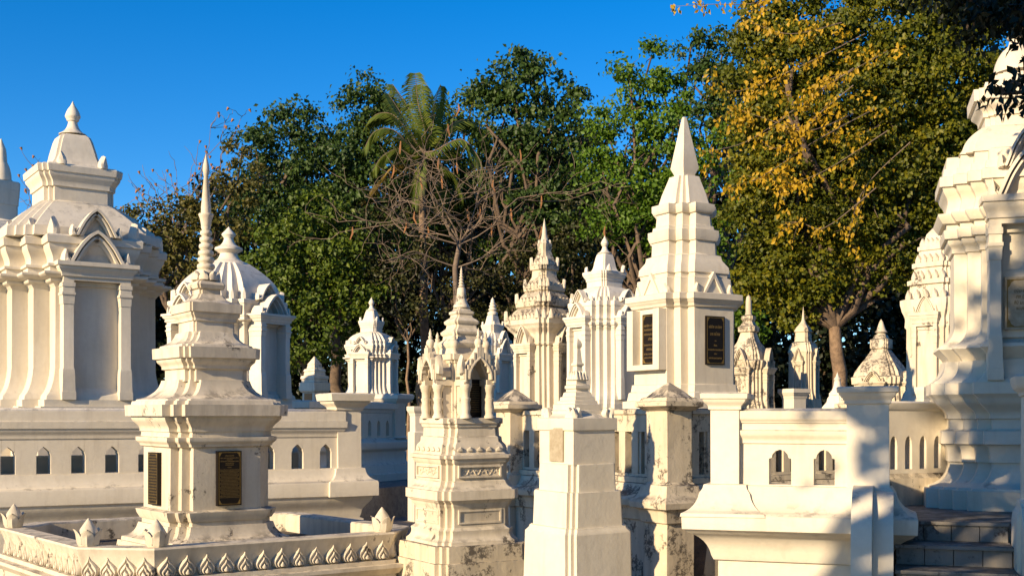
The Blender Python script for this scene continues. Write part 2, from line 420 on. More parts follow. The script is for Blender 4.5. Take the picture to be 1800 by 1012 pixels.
def plaque(parent, part, side, dist, xc, zc, w, h, mat, txt, t=.05, border=True, seed=1, dense=False, off=0):
    """inscription slab with gold corner ornaments and rows of small gold letters"""
    rnd = random.Random(seed); mb = MB(); mb.box(xc-w/2, xc+w/2, -dist-t, -dist+.01, zc-h/2, zc+h/2)
    o = turned(mb, side).build(part, mat, parent)
    y = -dist-t-.0015
    if border:
        b = MB(); m_ = w*.05; bw = w*.022
        for (x0, x1, z0, z1) in ((-w/2+m_, w/2-m_, h/2-m_-bw, h/2-m_), (-w/2+m_, w/2-m_, -h/2+m_, -h/2+m_+bw), (-w/2+m_, -w/2+m_+bw, -h/2+m_+bw, h/2-m_-bw), (w/2-m_-bw, w/2-m_, -h/2+m_+bw, h/2-m_-bw)):
            b.box(xc+x0, xc+x1, y, y+.004, zc+z0, zc+z1)
        for sx in (-1, 1):
            for sz in (-1, 1):
                c = w*.13; pts = [(xc+sx*(w/2-m_-bw), y, zc+sz*(h/2-m_-bw)), (xc+sx*(w/2-m_-bw-c), y, zc+sz*(h/2-m_-bw)), (xc+sx*(w/2-m_-bw-c*.5), y, zc+sz*(h/2-m_-bw-c*.35)), (xc+sx*(w/2-m_-bw-c*.3), y, zc+sz*(h/2-m_-bw-c*.9)), (xc+sx*(w/2-m_-bw), y, zc+sz*(h/2-m_-bw-c*1.2))]
                b.prism(pts, (0, .004, 0))
        turned(b, side).build('gold_border', M['gold'], o, 0)
    tx = MB()
    for (zr, wr, hr) in txt:                # row position, row width, letter height as fractions
        x = xc-w*wr/2; H = h*hr
        while x < xc+w*wr/2-H*.25:
            lw = H*rnd.uniform(.42, .62); z = zc+h*zr; st = H*.16
            k = rnd.random()
            tx.box(x, x+st, y, y+.003, z, z+H*.9)
            tx.box(x+lw-st, x+lw, y, y+.003, z+(0 if k < .6 else H*.3), z+H*.9)
            if k < .5: tx.box(x+st, x+lw-st, y, y+.003, z+H*.9-st, z+H*.9)
            else: tx.box(x+st, x+lw-st, y, y+.003, z, z+st)
            if rnd.random() < .25: tx.box(x+lw*.2, x+lw*.9, y, y+.003, z+H*1.05, z+H*1.05+st)
            x += lw+H*.16
            if rnd.random() < .12: x += H*.3
    if tx.v: turned(tx, side).build('inscription', M['goldtxt'], o, 0)['kind'] = 'stuff'
    return o

# ------------------------------------------------------------------ ground, terraces
g = MB(); g.add([(-400, -200, 0), (400, -200, 0), (400, 600, 0), (-400, 600, 0)], [(0, 1, 2, 3)])
go = g.build('ground', M['ground']); go['kind'] = 'structure'

def rect_loft(parent, part, x0, x1, y0, y1, rows, mat, n=5):
    mb = MB(); rings = []
    jw = lambda x, y, z: (x+.004*math.sin(2.3*z+x*3+y), y+.004*math.sin(2.9*z-x*4), z+(.004*math.sin(x*2.7+y*3+z) if z > .05 else 0))
    for z, d in expand(rows, n): rings.append([jw(x0-d, y0-d, z), jw(x1+d, y0-d, z), jw(x1+d, y1+d, z), jw(x0-d, y1+d, z)])
    mb.rings(rings); return mb.build(part, mat, parent)
def arch2d(kind, w, h):
    if kind == 'point': q = [(.5, 0), (.5, .66), (.42, .76), (.44, .80), (.20, .92), (0, 1.0)]
    elif kind == 'trefoil': q = [(.5, 0), (.5, .74), (.38, .76), (.34, .86), (.2, .96), (0, 1.0)]
    elif kind == 'slit': q = [(.5, 0), (.5, .75), (.25, .93), (0, 1)]
    else: q = [(.5, 0), (.5, .70), (.42, .86), (.24, .96), (0, 1)]
    return [(-x*w, z*h) for x, z in q]+[(x*w, z*h) for x, z in reversed(q[:-1])]
def niche_panel(parent, part, x0, x1, y0, y1, z0, z1, niches, kind, mat):
    """wall panel with real openings (x, width, bottom, top)"""
    v = []; f = []
    def quad(*p):
        n = len(v); v.extend(p); f.append(tuple(range(n, n+len(p))))
    def both(a, b, c, d):
        quad(*[(x, y0, z) for x, z in (a, b, c, d)]); quad(*[(x, y1, z) for x, z in (d, c, b, a)])
    x = x0
    for (xc, w, zb, zt) in sorted(niches):
        both((x, z0), (xc-w/2, z0), (xc-w/2, z1), (x, z1)); both((xc-w/2, z0), (xc+w/2, z0), (xc+w/2, zb), (xc-w/2, zb))
        o = [(xc+a, zb+b) for a, b in arch2d(kind, w, zt-zb)]
        for a, b in zip(o[:-1], o[1:]):
            if abs(a[0]-b[0]) > 1e-5: both(a, b, (b[0], z1), (a[0], z1))
            quad((a[0], y0, a[1]), (a[0], y1, a[1]), (b[0], y1, b[1]), (b[0], y0, b[1]))
        quad((xc-w/2, y0, zb), (xc+w/2, y0, zb), (xc+w/2, y1, zb), (xc-w/2, y1, zb)); x = xc+w/2
    both((x, z0), (x1, z0), (x1, z1), (x, z1))
    for q in (((x0, y0, z0), (x0, y1, z0), (x0, y1, z1), (x0, y0, z1)), ((x1, y0, z0), (x1, y0, z1), (x1, y1, z1), (x1, y1, z0)), ((x0, y0, z1), (x0, y1, z1), (x1, y1, z1), (x1, y0, z1)), ((x0, y0, z0), (x1, y0, z0), (x1, y1, z0), (x0, y1, z0))): quad(*q)
    me = bpy.data.meshes.new(part); me.from_pydata(v, [], f)
    bm = bmesh.new(); bm.from_mesh(me); bmesh.ops.remove_doubles(bm, verts=bm.verts, dist=1e-5); bmesh.ops.recalc_face_normals(bm, faces=bm.faces); bm.to_mesh(me); bm.free()
    return link(part, me, M['panel'], parent)

# --- left terrace wall with pointed openings (runs to the left, its end pier at photo column 612)
EZ = lambda y: zz(y, 19.6)
e0 = W(636, 740, 20.0)
wall = tag(empty('terrace_wall', (e0.x, e0.y, 0), math.radians(90-60.5)), 'long low white terrace wall pierced by small pointed openings below the large chedi', 'wall')
LEN = 9.0; P_ = .0096
cl = M['clean']
niche_panel(wall, 'wall_panel', -LEN, -.36, .06, .30, EZ(826), EZ(768), [(-.62-.49*i, .205, EZ(823), EZ(780)) for i in range(17)], 'point', cl)
rect_loft(wall, 'coping', -LEN, -.36, .06, .30, [(EZ(768.5), 0), (EZ(768), .015), (EZ(765), .02, 'h'), (EZ(754), .07), (EZ(752), .07), (EZ(752), .09), (EZ(741), .10), (EZ(740), .075), (EZ(724), .075), (EZ(722), .06), (EZ(719), .0)], cl)
rect_loft(wall, 'wall_base', -LEN-.1, -.02, .05, .42, [(0, .05), (EZ(914), .05), (EZ(912), .0), (EZ(905), .02, 'h'), (EZ(874), .17), (EZ(872), .20), (EZ(850), .20), (EZ(848), .19, 'c'), (EZ(829), .03), (EZ(825.5), .02)], cl)
rect_loft(wall, 'inner_parapet', -LEN, -.5, .66, .78, [(EZ(852), 0), (EZ(801), 0), (EZ(799), .01), (EZ(796), .01)], cl)
pier = rect_loft(wall, 'end_pier', -.42, .0, .02, .42, [(EZ(826), .03), (EZ(824), .0), (EZ(722), .0), (EZ(720), .03), (EZ(718), .03, 'h'), (EZ(706), .12), (EZ(704), .12), (EZ(704), .16), (EZ(692), .18), (EZ(690), .15)], cl)
rect_loft(wall, 'pier_foot', -.42, .0, .02, .42, [(EZ(872.5), .225), (EZ(849), .225), (EZ(846), .21, 'c'), (EZ(830), .06), (EZ(824), .05), (EZ(823), 0)], cl)
# terrace floor behind that wall
t = MB(); TZ = EZ(850)
t.box(-LEN, -.3, .44, 9, 0, TZ); tf = t.build('terrace_floor', M['ground'], None); tf['kind'] = 'structure'
tf.location = wall.location; tf.rotation_euler = wall.rotation_euler

# ------------------------------------------------------------------ domed chedis
def dome_chedi(name, label, c, D, az, near, plan, y, h, porches=(), mat='clean', cap=True, fin=None, base=None, floor=None, ante=True, group=None, dome='d', blocking=.25, antesize=1.0, dplan=None):
    m = Mon(name, label, 'stupa', c, D, az, plan, near, mat, group)
    e = h['eave']-h['shaft']; hs = h['shaft']; H = y['st']-y['et']; Y = lambda t: y['st']-H*t
    m.loft('base', base or [(floor, h['base']*1.03), (y['bb'], h['base']*1.03), (y['bb'], h['base']), (y['bt']+.35*(y['bb']-y['bt']), h['base']), (y['bt']+.35*(y['bb']-y['bt']), h['base']*.95), (y['bt'], h['base']*.95)], ref=hs)
    m.loft('shaft', [(y['bt'], hs+.62*(h['base']-hs)), (y['bt']-.12*(y['bt']-y['fl']), hs+.58*(h['base']-hs), 'c'), (y['fl'], hs), (y['st'], hs), (Y(.03), hs+.1*e), (Y(.05), hs+.2*e, 'h'), (Y(.13), hs+.7*e), (Y(.17), hs+.7*e), (Y(.19), hs+1.15*e), (Y(.25), hs+1.5*e), (Y(.29), hs+1.5*e), (Y(.30), hs+.75*e), (Y(.38), hs+.75*e), (Y(.39), hs+1.0*e), (Y(.44), hs+1.0*e), (Y(.45), hs+.35*e), (Y(.50), hs+.3*e, 'h'), (Y(.80), hs+.85*e), (Y(.83), hs+.85*e), (Y(.835), hs+1.05*e), (Y(.97), hs+1.1*e), (Y(1), hs+.9*e)], ref=hs, n=4)
    hb = h['eave']*.92; yb = y['et']-blocking*(y['et']-y['nb'])
    hn = h['neck']
    m.loft('dome', [(y['et']+1, hb), (yb, hb*.985), (yb, hb*.96, dome), (y['nb'], hn*1.03), (y['nb'], hn*.9)], ref=hb, scale=True, n=9, plan=dplan or plan)
    if cap:
        K = y['nb']-y['cb']; hc = h['corn']
        m.loft('neck', [(y['nb']+1, hn), (y['nb']-.38*K, hn), (y['nb']-.38*K, hn*1.05), (y['nb']-.44*K, hn*1.05, 'h'), (y['nb']-.74*K, hn+.75*(hc-hn)), (y['nb']-.78*K, hn+.75*(hc-hn)), (y['nb']-.78*K, hc*.98), (y['nb']-.96*K, hc), (y['cb'], hc*.97)], ref=hn, plan=plan3(1.0, .16, 2))
        C = y['cb']-y['ft']; hp = h['cap']
        m.loft('cap', [(y['cb']+.5, hp*1.08, (.8, .18)), (y['cb']-.45*C, hp*.74), (y['cb']-.82*C, hp*.62), (y['cb']-.95*C, hp*.55), (y['ft'], hp*.46)], plan=([1.0, .9], [1.0, .9]), n=6)
        ha = .33*C*m.s*1.0
        me = leaf_mesh('a', ha*.75, ha*1.25, ha*.5, m.mat); a, b = m.face(hn, hc*.93)
        for sx in (-1, 1):
            for sy in (-1, 1): put('antefix', me, m.root, (sx*b*.90, sy*a*.88, m.zh(y['cb'], hc)-.015), math.atan2(sy*a, sx*b)+math.pi/2)
    T = y['ft']-y['tip']
    m.lathe('finial', fin or [(y['ft']+1, .40*T), (y['ft'], .40*T, 'c'), (y['ft']-.36*T, .13*T), (y['ft']-.38*T, .13*T), (y['ft']-.40*T, .17*T, 'h'), (y['ft']-.54*T, .225*T), (y['ft']-.62*T, .20*T, (.3, .5)), (y['ft']-.85*T, .07*T), (y['tip'], 0)])
    if ante:
        g0 = m.ref(plan, hs); dd = m.d(hs, h['eave']*.975); ha = (y['et']-yb)*m.s*1.25*antesize
        me = leaf_mesh('a', ha*.62, ha*1.25, ha*.45, m.mat)
        q = redent(*plan)
        for i in range(0, len(q), 2):
            for sx in (-1, 1):
                for sy in (-1, 1):
                    put('antefix', me, m.root, (sx*(q[i][0]*g0+dd-ha*.35), sy*(q[i][1]*g0+dd-ha*.35), m.zh(y['et'], h['eave'])-.015), math.atan2(sy, sx)+math.pi/2)
    for (side, phw, pdep, pph) in porches:
        a, b = m.face(hs, None, which=side)
        porch(m, side, m.z(y['bt']), m.z(y['fl']), m.z(y['st']+.24*H), m.z(y['et']+.66*H), a, phw*m.s, pdep*m.s, pph*m.s, updist=m.d(hs, h['eave']), upz=m.zh(y['et'], h['eave']))
    return m

def plan3(core, st, k, sy=1.0):
    return ([core+st*(k-i) for i in range(k+1)], [core+st*sy*(k-i)-(st*sy*k-st*k) for i in range(k+1)])

A = dome_chedi('domed_chedi', 'largest white domed chedi, at the left above the terrace wall', 128, 21.9, 56, 1.25, plan3(1.0, .42, 3, 1.5),
    dict(bb=735, bt=703, fl=648, st=512, et=421, nb=357, cb=293, ft=237, tip=178), dict(base=176, shaft=140, eave=158, neck=67, corn=83, cap=54),
    [('F', 54, 24, 54)], floor=850, dplan=plan3(1.0, .13, 3), dome=(.44, .60), antesize=1.25)
B = dome_chedi('domed_chedi', 'white chedi cut off by the left edge, only its spire and shoulder showing', 2, 33, 40, 1.0, plan3(1.0, .28, 2),
    dict(bb=735, bt=715, fl=670, st=520, et=430, nb=385, cb=317, ft=312, tip=243), dict(base=130, shaft=90, eave=110, neck=27, corn=31, cap=24), [], floor=850,
    fin=[(318, 17), (310, 17, (.2, .6)), (285, 10), (270, 9), (262, 8), (243, 0)])
# chedi behind the slender spire
C = dome_chedi('domed_chedi', 'bright white ribbed dome chedi rising behind the slender spire monument', 402, 30, 34, 1.2, plan3(1.0, .32, 3),
    dict(bb=722, bt=700, fl=655, st=576, et=527, nb=462, cb=455, ft=455, tip=398), dict(base=132, shaft=92, eave=102, neck=36, corn=36, cap=20),
    [('F', 34, 30, 34), ('L', 34, 22, 34)], cap=False, dome=(.12, .48), blocking=.2, floor=None, mat='white',
    fin=[(466, 36), (463, 34, 'c'), (447, 15), (446, 15), (440, 24), (436, 24, 'c'), (420, 8), (419, 8), (413, 12.5), (410, 11, (.6, .5)), (398, 0)])
G = dome_chedi('domed_chedi', 'small white domed chedi standing alone before the dark trees, left of the gabled shrine', 653, 40, 22, .6, plan3(1.0, .25, 3),
    dict(bb=712, bt=692, fl=674, st=636, et=604, nb=583, cb=563, ft=545, tip=522), dict(base=52, shaft=41, eave=47, neck=19, corn=23, cap=17),
    [('F', 15, 9, 15), ('L', 17, 9, 15)], mat='white')
Lc = dome_chedi('domed_chedi', 'white domed chedi between the many-tiered spire and the tall obelisk-roofed chedi', 1063, 24.5, 52, .6, plan3(1.0, .34, 3),
    dict(bb=722, bt=702, fl=664, st=583, et=530, nb=504, cb=476, ft=445, tip=414), dict(base=74, shaft=58, eave=64, neck=31, corn=39, cap=25),
    [('F', 24, 13, 25), ('L', 24, 13, 25)], mat='white', dplan=plan3(1.0, .16, 3))
J = dome_chedi('domed_chedi', 'small grey-white chedi with ringed tip peeking between shrine and tiered spire', 866, 30, 46, .4, plan3(1.0, .25, 2),
    dict(bb=705, bt=690, fl=680, st=640, et=603, nb=585, cb=570, ft=552, tip=522), dict(base=42, shaft=31, eave=36, neck=18, corn=21, cap=16),
    [('F', 17, 9, 26), ('L', 17, 9, 26)], mat='white',
    fin=[(553, 9), (549, 9), (547, 5.5), (544, 8), (541, 5), (538, 6.5), (535, 4), (533, 5), (530, 3), (528, 3.5), (522, 0)])

# right-hand chedi beside the stairs
Q = Mon('domed_chedi', 'tall white chedi beside the stone stairs at the right edge, partly in tree shade', 'stupa', 1788, 13.4, 106, plan3(1.0, .46, 3), .75, 'clean')
qb = 112
Q.loft('base', [(898, 168), (862, 168), (862, 160), (858, 158, 'c'), (826, 122), (820, 120), (812, 120), (812, 124), (806, 124, 'v'), (780, 137), (776, 137), (757, 136, 'c'), (752, 121), (735, 121), (735, 125), (731, 125, 'h'), (702, 148), (698, 150), (692, 157), (672, 157), (672, 152), (668, 150, 'c'), (640, 131), (632, 130)], ref=qb)
Q.loft('shaft', [(633, 124), (625, 128), (610, 143), (604, 140, 'c'), (572, qb), (440, qb), (438, 116), (432, 116, 'h'), (420, 124), (412, 124), (412, 130), (396, 132), (396, 126), (385, 127), (384, 134), (370, 143), (366, 143), (366, 128), (348, 124, 'h'), (322, 134), (318, 136), (318, 140), (300, 140), (299, 134), (286, 132), (286, 128), (266, 127), (265, 120)], ref=qb, n=4)
Q.loft('dome', [(268, 112), (262, 106, (.08, .55)), (222, 66), (221, 55)], scale=True, n=9, plan=plan3(1.0, .12, 2))
Q.loft('neck', [(224, 61), (205, 61), (203, 65), (199, 65, 'h'), (180, 77), (176, 77), (176, 83), (154, 84), (153, 62), (140, 60), (139, 48), (128, 46)], plan=plan3(1.0, .2, 2), ref=61)
Q.lathe('finial', [(130, 40), (126, 39, (.1, .5)), (92, 26), (82, 15), (78, 14), (70, 12), (69, 17), (66, 17), (62, 11), (52, 14, (.2, .5)), (34, 4), (18, 0)], 20)
qa, qbb = Q.face(qb, None)
porch(Q, 'F', Q.z(668), Q.z(585), Q.z(452), Q.z(370), qa, 60*Q.s, 36*Q.s, 78*Q.s, updist=Q.d(qb, 140), upz=Q.zh(300, 140))
qa = Q.face(qb, None)[0]+36*Q.s*.32
plaque(Q.root, 'plaque', 'F', qa+.02, .02, Q.z(533), .50, .56, M['tanplaque'], [(.2-.11*i, .6-.08*(i % 2), .06) for i in range(4)], .05, True, 5)
fr = MB(); fr.box(-.34, .36, -qa-.03, -qa+.02, Q.z(533)-.36, Q.z(533)+.36); fr.build('plaque_backing', M['clean'], Q.root)

# ------------------------------------------------------------------ slender spire monument in the lotus planter
pc = Vector((-3.74, 14.5)); Daz = 52.0
D_ = Mon('spire_monument', 'slender ringed spire on a stepped white pedestal inside the lotus-edged planter', 'monument', 356, 14.5, Daz, ([95, 80, 65], [95, 80, 65]), .55, 'worn', X=pc.x)
db = 106
D_.loft('pedestal', [(968, 152), (957, 150), (957, 144), (950, 143, 'c'), (925, 116), (922, 115), (922, 109), (914, 109), (914, 112), (905, 118), (898, 120), (896, 113), (894, db), (786, db), (784, 112), (782, 113, 'h'), (774, 120), (768, 120), (767, 111), (758, 110), (758, 113), (755, 113, 'h'), (734, 128), (731, 128), (731, 138), (711, 139), (711, 128), (704, 126), (704, 120), (701, 118, 'c'), (672, 76), (668, 75)], ref=db, n=4)
D_.loft('upper_tier', [(671, 72), (667, 69), (650, 69), (648, 75), (645, 75, 'h'), (633, 84), (630, 84), (629, 91), (610, 92), (610, 80), (606, 78, 'c'), (586, 52), (584, 50)], ref=69, plan=([95, 83, 71], [95, 83, 71]), n=4)
D_.loft('top_block', [(588, 49), (584, 47), (566, 47), (565, 51), (562, 51, 'h'), (552, 57), (550, 57), (549, 61), (533, 61.5), (532, 56, 'c'), (519, 29), (517, 26)], ref=47, plan=([1, .9], [1, .9]), n=4)
D_.loft('spire_foot', [(520, 24), (508, 24), (507, 30), (500, 33), (496, 31), (494, 27), (492, 22), (488, 18)], ref=24, plan=([1, .8], [1, .8]))
me = leaf_mesh('p', 15*D_.s, 17*D_.s, 6*D_.s, D_.mat)
for k in range(8):
    a = k*math.pi/4+.2
    put('lotus_petal', me, D_.root, (math.cos(a)*21*D_.s, math.sin(a)*21*D_.s, D_.zh(494, 8)), a+math.pi/2, tilt=-.12)
rows = [(492, 18)]
for k in range(7):
    y = 484-k*11.8; r = 16.5-k*1.05
    rows += [(y+3, r-3.2, 'h'), (y-1.5, r), (y-4, r, 'v'), (y-8, r-3.4)]
rows += [(400, 8.5), (398, 8)]
D_.lathe('ringed_spire', rows, 16, n=2)
cup = D_.lathe('lotus_cup', [(400, 8), (398, 9, (.2, .6)), (378, 14), (376, 13), (376, 8)], 8)
D_.lathe('needle', [(378, 8.6), (365, 8.6), (309, 3.6), (308, 4.6), (304, 4.6), (300, 6, (.2, .6)), (286, 4), (270, 0)], 14)
df, dl = D_.face(db, None)
mm = .95*D_.s
plaque(D_.root, 'plaque', 'F', df, 0.0*dl, (D_.z(792)+D_.z(888))/2, 42*mm*1.09, D_.z(792)-D_.z(888), M['granite'],
       [(.40, .34, .022), (.36, .75, .022), (.33, .25, .018), (.30, .75, .020), (.265, .34, .018), (.235, .34, .018), (.19, .16, .018)]+[(.145-.0265*i, .80-.1*(i % 3 == 2), .0175) for i in range(20)], .055, True, 3)
plaque(D_.root, 'plaque', 'L', df, 0.0, (D_.z(795)+D_.z(888))/2, 42*mm*1.09, D_.z(795)-D_.z(888), M['granite'],
       [(.40-.055*i, .8, .03) for i in range(16)], .05, True, 4)

# planter: chamfered square basin with petal frieze, lotus buds on the corners
PH, PCH = 1.975, .56; RZ = .813
pl = tag(empty('lotus_planter', (pc.x, pc.y, 0), math.radians(90-Daz)), 'low white planter edged with carved lotus petals and bud finials, bottom left', 'planter')
def oct_(h, c): return [(h, h-c), (h-c, h), (-h+c, h), (-h, h-c), (-h, -h+c), (-h+c, -h), (h-c, -h), (h, -h+c)]
def oring(off, z): return [(x, y, z) for x, y in oct_(PH+off, PCH+off*.586)]
mb = MB()
prof = expand([(0, .06), (RZ-.47, .06), (RZ-.47, .10), (RZ-.40, .16), (RZ-.36, .16), (RZ-.36, .05), (RZ-.315, .05), (RZ-.31, -.02), (RZ-.30, -.03, (.1, .5)), (RZ-.06, .03), (RZ-.02, .05), (RZ, .04), (RZ, -.20), (RZ-.02, -.22), (RZ-.27, -.22)], 4)
mb.rings([oring(d, z) for z, d in prof], True, False); mb.build('basin', M['worn'], pl)
mb = MB(); mb.add(oring(-.215, RZ-.25), [tuple(range(8))]); so_ = mb.build('soil_bed', M['soil'], pl)
def petal_mesh():
    w, h = .088, .225; mb = MB()
    o = catmull([(-.0, 1.0), (.16, .78), (.62, .55), (1.0, .30), (.80, .06), (.45, 0), (0, 0)], 3)
    out = [(x*w, z*h) for x, z in o]+[(-x*w, z*h) for x, z in reversed(o[1:-1])]
    def ring(sc, y, dz=0): return [(x*sc, y, .07*h+(z-.07*h)*sc*(1 if z < .6*h else 1.0)+dz) for x, z in out]
    mb.rings([ring(1, .005), ring(1, -.018), ring(.86, -.042), ring(.78, -.042), ring(.74, -.028), ring(.58, -.030), ring(.54, -.050), ring(.44, -.052), ring(.40, -.036), ring(.27, -.038), ring(.22, -.058), ring(.05, -.066)], False, True)
    ob = mb.build('lotus_petal', M['worn'], None, 45); me = ob.data; bpy.data.objects.remove(ob); return me
pm = petal_mesh(); rv = random.Random(4)
oc = oct_(PH-.02, PCH)
for i in range(8):
    a, b = Vector(oc[i]), Vector(oc[(i+1) % 8]); L_ = (b-a).length
    n = 13 if L_ > 1.5 else 4
    ang = math.atan2(b.y-a.y, b.x-a.x)
    if i in (0, 1, 2): continue                        # sides that face away are left plain
    for k in range(n):
        p = a.lerp(b, (k+.5)/n); put('lotus_petal', pm, pl, (p.x, p.y, RZ-.305+rv.uniform(-.004, .004)), ang+rv.uniform(-.05, .05), (rv.uniform(1.06, 1.18), rv.uniform(.95, 1.25), rv.uniform(1.02, 1.14)))
def bud():
    mb = MB(); s = .115
    mb.rings([[(r*s*math.cos(k*math.pi/7), r*s*math.sin(k*math.pi/7), z*s) for k in range(14)] for r, z in ((.75, 0), (.85, .15), (.93, .8), (.90, 1.2), (.66, 1.65), (.36, 2.1), (.06, 2.5))])
    ob = mb.build('bud_core', M['worn'], None, 50)
    mp = MB()
    for k in range(5):
        a0 = k*2*math.pi/5; rows = []
        for (z, hw, r) in ((0, .40, .80), (.35, .60, .98), (.8, .62, 1.05), (1.15, .48, 1.10), (1.45, .22, 1.22), (1.58, .03, 1.32)):
            rows.append([((r+rr)*s*math.cos(a0+t*hw/ .9), (r+rr)*s*math.sin(a0+t*hw/.9), z*s) for t, rr in ((-1, -.06), (0, .05), (1, -.06), (0, -.10))])
        mp.rings(rows)
    op = mp.build('bud_petals', M['worn'], None, 50)
    r = (ob.data, op.data); bpy.data.objects.remove(ob); bpy.data.objects.remove(op); return r
bc, bp_ = bud()
for i in (3, 4, 5, 6, 1):
    x, y = oct_(PH-.10, PCH-.04)[i]; r = math.atan2(y, x)
    b = put('lotus_bud', bc, pl, (x, y, RZ-.002), r+.5); put('bud_petals', bp_, b, (0, 0, 0), 0)

# ------------------------------------------------------------------ tall obelisk-roofed chedi and its enclosure
Maz = 57.5
mc = Vector((2.66, 18.3))
T = Mon('obelisk_chedi', 'tall white chedi with obelisk-shaped tip and black inscription plaques, right of centre', 'stupa', 1203, 18.3, Maz, ([75, 59, 43], [75, 59, 43]), .55, 'clean', X=mc.x)
tb = 87
T.loft('base', [(None, 108), (705, 108), (704, 100), (690, 97), (688, 93), (676, 91), (675, tb)], ref=tb)
T.loft('shaft', [(676, tb), (542, tb), (541, 90), (538, 93, 'h'), (529, 100), (527, 103), (517, 103), (516, 92)], ref=tb)
T.loft('roof', [(518, 83), (490, 82), (489, 76), (482, 77), (481, 80), (470, 79), (458, 68), (450, 66), (448, 57), (425, 56), (424, 60), (416, 63), (405, 63), (404, 55), (398, 54), (397, 49), (376, 47), (375, 52), (370, 56), (359, 56), (358, 48)], ref=tb, n=3)
T.loft('roof_taper', [(359, 45), (340, 39), (312, 27), (309, 26)], ref=45, scale=True)
T.loft('obelisk', [(311, 18), (305, 18), (293, 24.5), (208, 4.5), (206, 3)], plan=([1.0], [1.0]))
tf_, tl_ = T.face(tb, None)
for side in 'FLRB':                                     # small gables over each face
    mb = MB(); w = 24*T.s; zb = T.z(517); h = T.z(477)-T.z(517); y = -T.face(tb, 83)[0]
    for sg in (-1, 1):
        mb.prism([(sg*w, y-.03, zb), (sg*w*.78, y-.03, zb), (0, y-.03, zb+h*.72), (0, y-.03, zb+h)], (0, .18, 0))
    gb = turned(mb, side).build('gable', T.mat, T.root)
    mb = MB(); mb.prism([(-w*.8, y-.004, zb), (w*.8, y-.004, zb), (0, y-.004, zb+h*.75)], (0, .1, 0)); turned(mb, side).build('gable_field', T.mat, gb)
    for x in (-1.55, 1.55):
        px, py = rot2(x*w, y+.02, side); put('antefix', leaf_mesh('a', .10, .17, .07, T.mat), T.root, (px, py, zb-.005), FACE[side])
hz = T.z(556)-T.z(641)
plaque(T.root, 'plaque', 'F', tf_, 0, (T.z(556)+T.z(641))/2, .37, hz, M['granite'], [(.25, .70, .055), (.10, .55, .06), (-.02, .08, .022), (-.12, .18, .035), (-.21, .78, .032), (-.29, .14, .03), (-.38, .72, .032)], .03, True, 11)
plaque(T.root, 'plaque', 'L', tf_-.012, .02, (T.z(548)+T.z(641))/2, .40, hz*1.05, M['granite'], [(.25, .8, .045), (.17, .8, .04), (.08, .8, .04), (-.02, .3, .05), (-.13, .8, .035), (-.22, .5, .04), (-.31, .8, .035), (-.38, .8, .03)], .02, True, 12)
mb = MB(); q = .24; z0, z1 = T.z(650), T.z(543)
for (x0, x1, a, b) in ((-q-.14, -q, z0, z1), (q, q+.14, z0, z1)): mb.box(x0, x1, -tf_-.15, -tf_+.01, a, b)
mb.box(-q, q, -tf_-.15, -tf_+.01, z0, z0+.08); turned(mb, 'L').build('niche_frame', T.mat, T.root)

old = M['old']
en = tag(empty('enclosure_wall', (mc.x, mc.y, 0), math.radians(90-Maz)), 'weathered white enclosure wall with slotted balustrade around the obelisk-roofed chedi', 'wall')
EH = 2.0; EZ2 = lambda y: zz(y, 15.7)
for side in 'FL':
    def bx(part, x0, x1, y0, y1, z0, z1, mat=old, par=en):
        return turned(MB().box(x0, x1, -y0, -y1, z0, z1), side).build(part, mat, par)
    def run(part, rows, x0, x1, yo, mat=old):
        mb = MB(); pr = expand(rows, 4)
        pts = [(x0, -yo-d, z) for z, d in pr]; pts2 = [(x0, -yo+.30, z) for z in (pr[-1][0], pr[0][0])]
        mb.prism(pts+pts2, (x1-x0, 0, 0)); return turned(mb, side).build(part, mat, en)
    X0, X1 = -EH+.14, EH-.14
    if side == 'L': X0, X1 = -EH+.14, EH-.14
    run('top_rail', [(EZ2(759), 0), (EZ2(728), .0), (EZ2(727), .03), (EZ2(719), .03), (EZ2(717), .0)], X0, X1, EH-.12)
    run('bottom_rail', [(EZ2(851), .06), (EZ2(841), .06), (EZ2(840), .0), (EZ2(835), .0)], X0, X1, EH-.12)
    n = 13
    for k in range(n):
        x = X0+(X1-X0)*(k+.5)/n; bx('baluster', x-.07, x+.07, EH-.12, EH-.24, EZ2(835), EZ2(759))
    bx('mid_rail', X0, X1, EH-.26, EH-.36, EZ2(803), EZ2(792))
    bx('slot_backing', X0, X1, EH-.74, EH-.80, EZ2(870), EZ2(757))
    run('wall_base', [(0, .12), (EZ2(917), .12), (EZ2(915), .16), (EZ2(896), .18, (.1, .6)), (EZ2(890), .26), (EZ2(880), .27), (EZ2(876), .25, 'c'), (EZ2(852), .05)], -EH-.10 if side == 'F' else -EH+.13, EH-.2, EH-.10)
for (sx, sy) in ((-1, -1), (1, -1), (-1, 1)):
    p = rect_loft(en, 'post', sx*(EH-.10)-.21, sx*(EH-.10)+.21, sy*(EH-.10)-.21, sy*(EH-.10)+.21, [(EZ2(850), .03), (EZ2(846), .0), (EZ2(722), .0), (EZ2(720), .04), (EZ2(716), .07), (EZ2(714), .11), (EZ2(706), .11), (EZ2(705), .07), (EZ2(699), .05), (EZ2(697), .0), (EZ2(683), -.10), (EZ2(672), -.20)], old)
    rect_loft(en, 'post_foot', sx*(EH-.10)-.21, sx*(EH-.10)+.21, sy*(EH-.10)-.21, sy*(EH-.10)+.21, [(0, .02), (EZ2(918), .02), (EZ2(916), .06), (EZ2(897), .08, (.1, .6)), (EZ2(891), .16), (EZ2(881), .17), (EZ2(877), .15, 'c'), (EZ2(853), .06), (EZ2(851), .05), (EZ2(850), .03)], old)
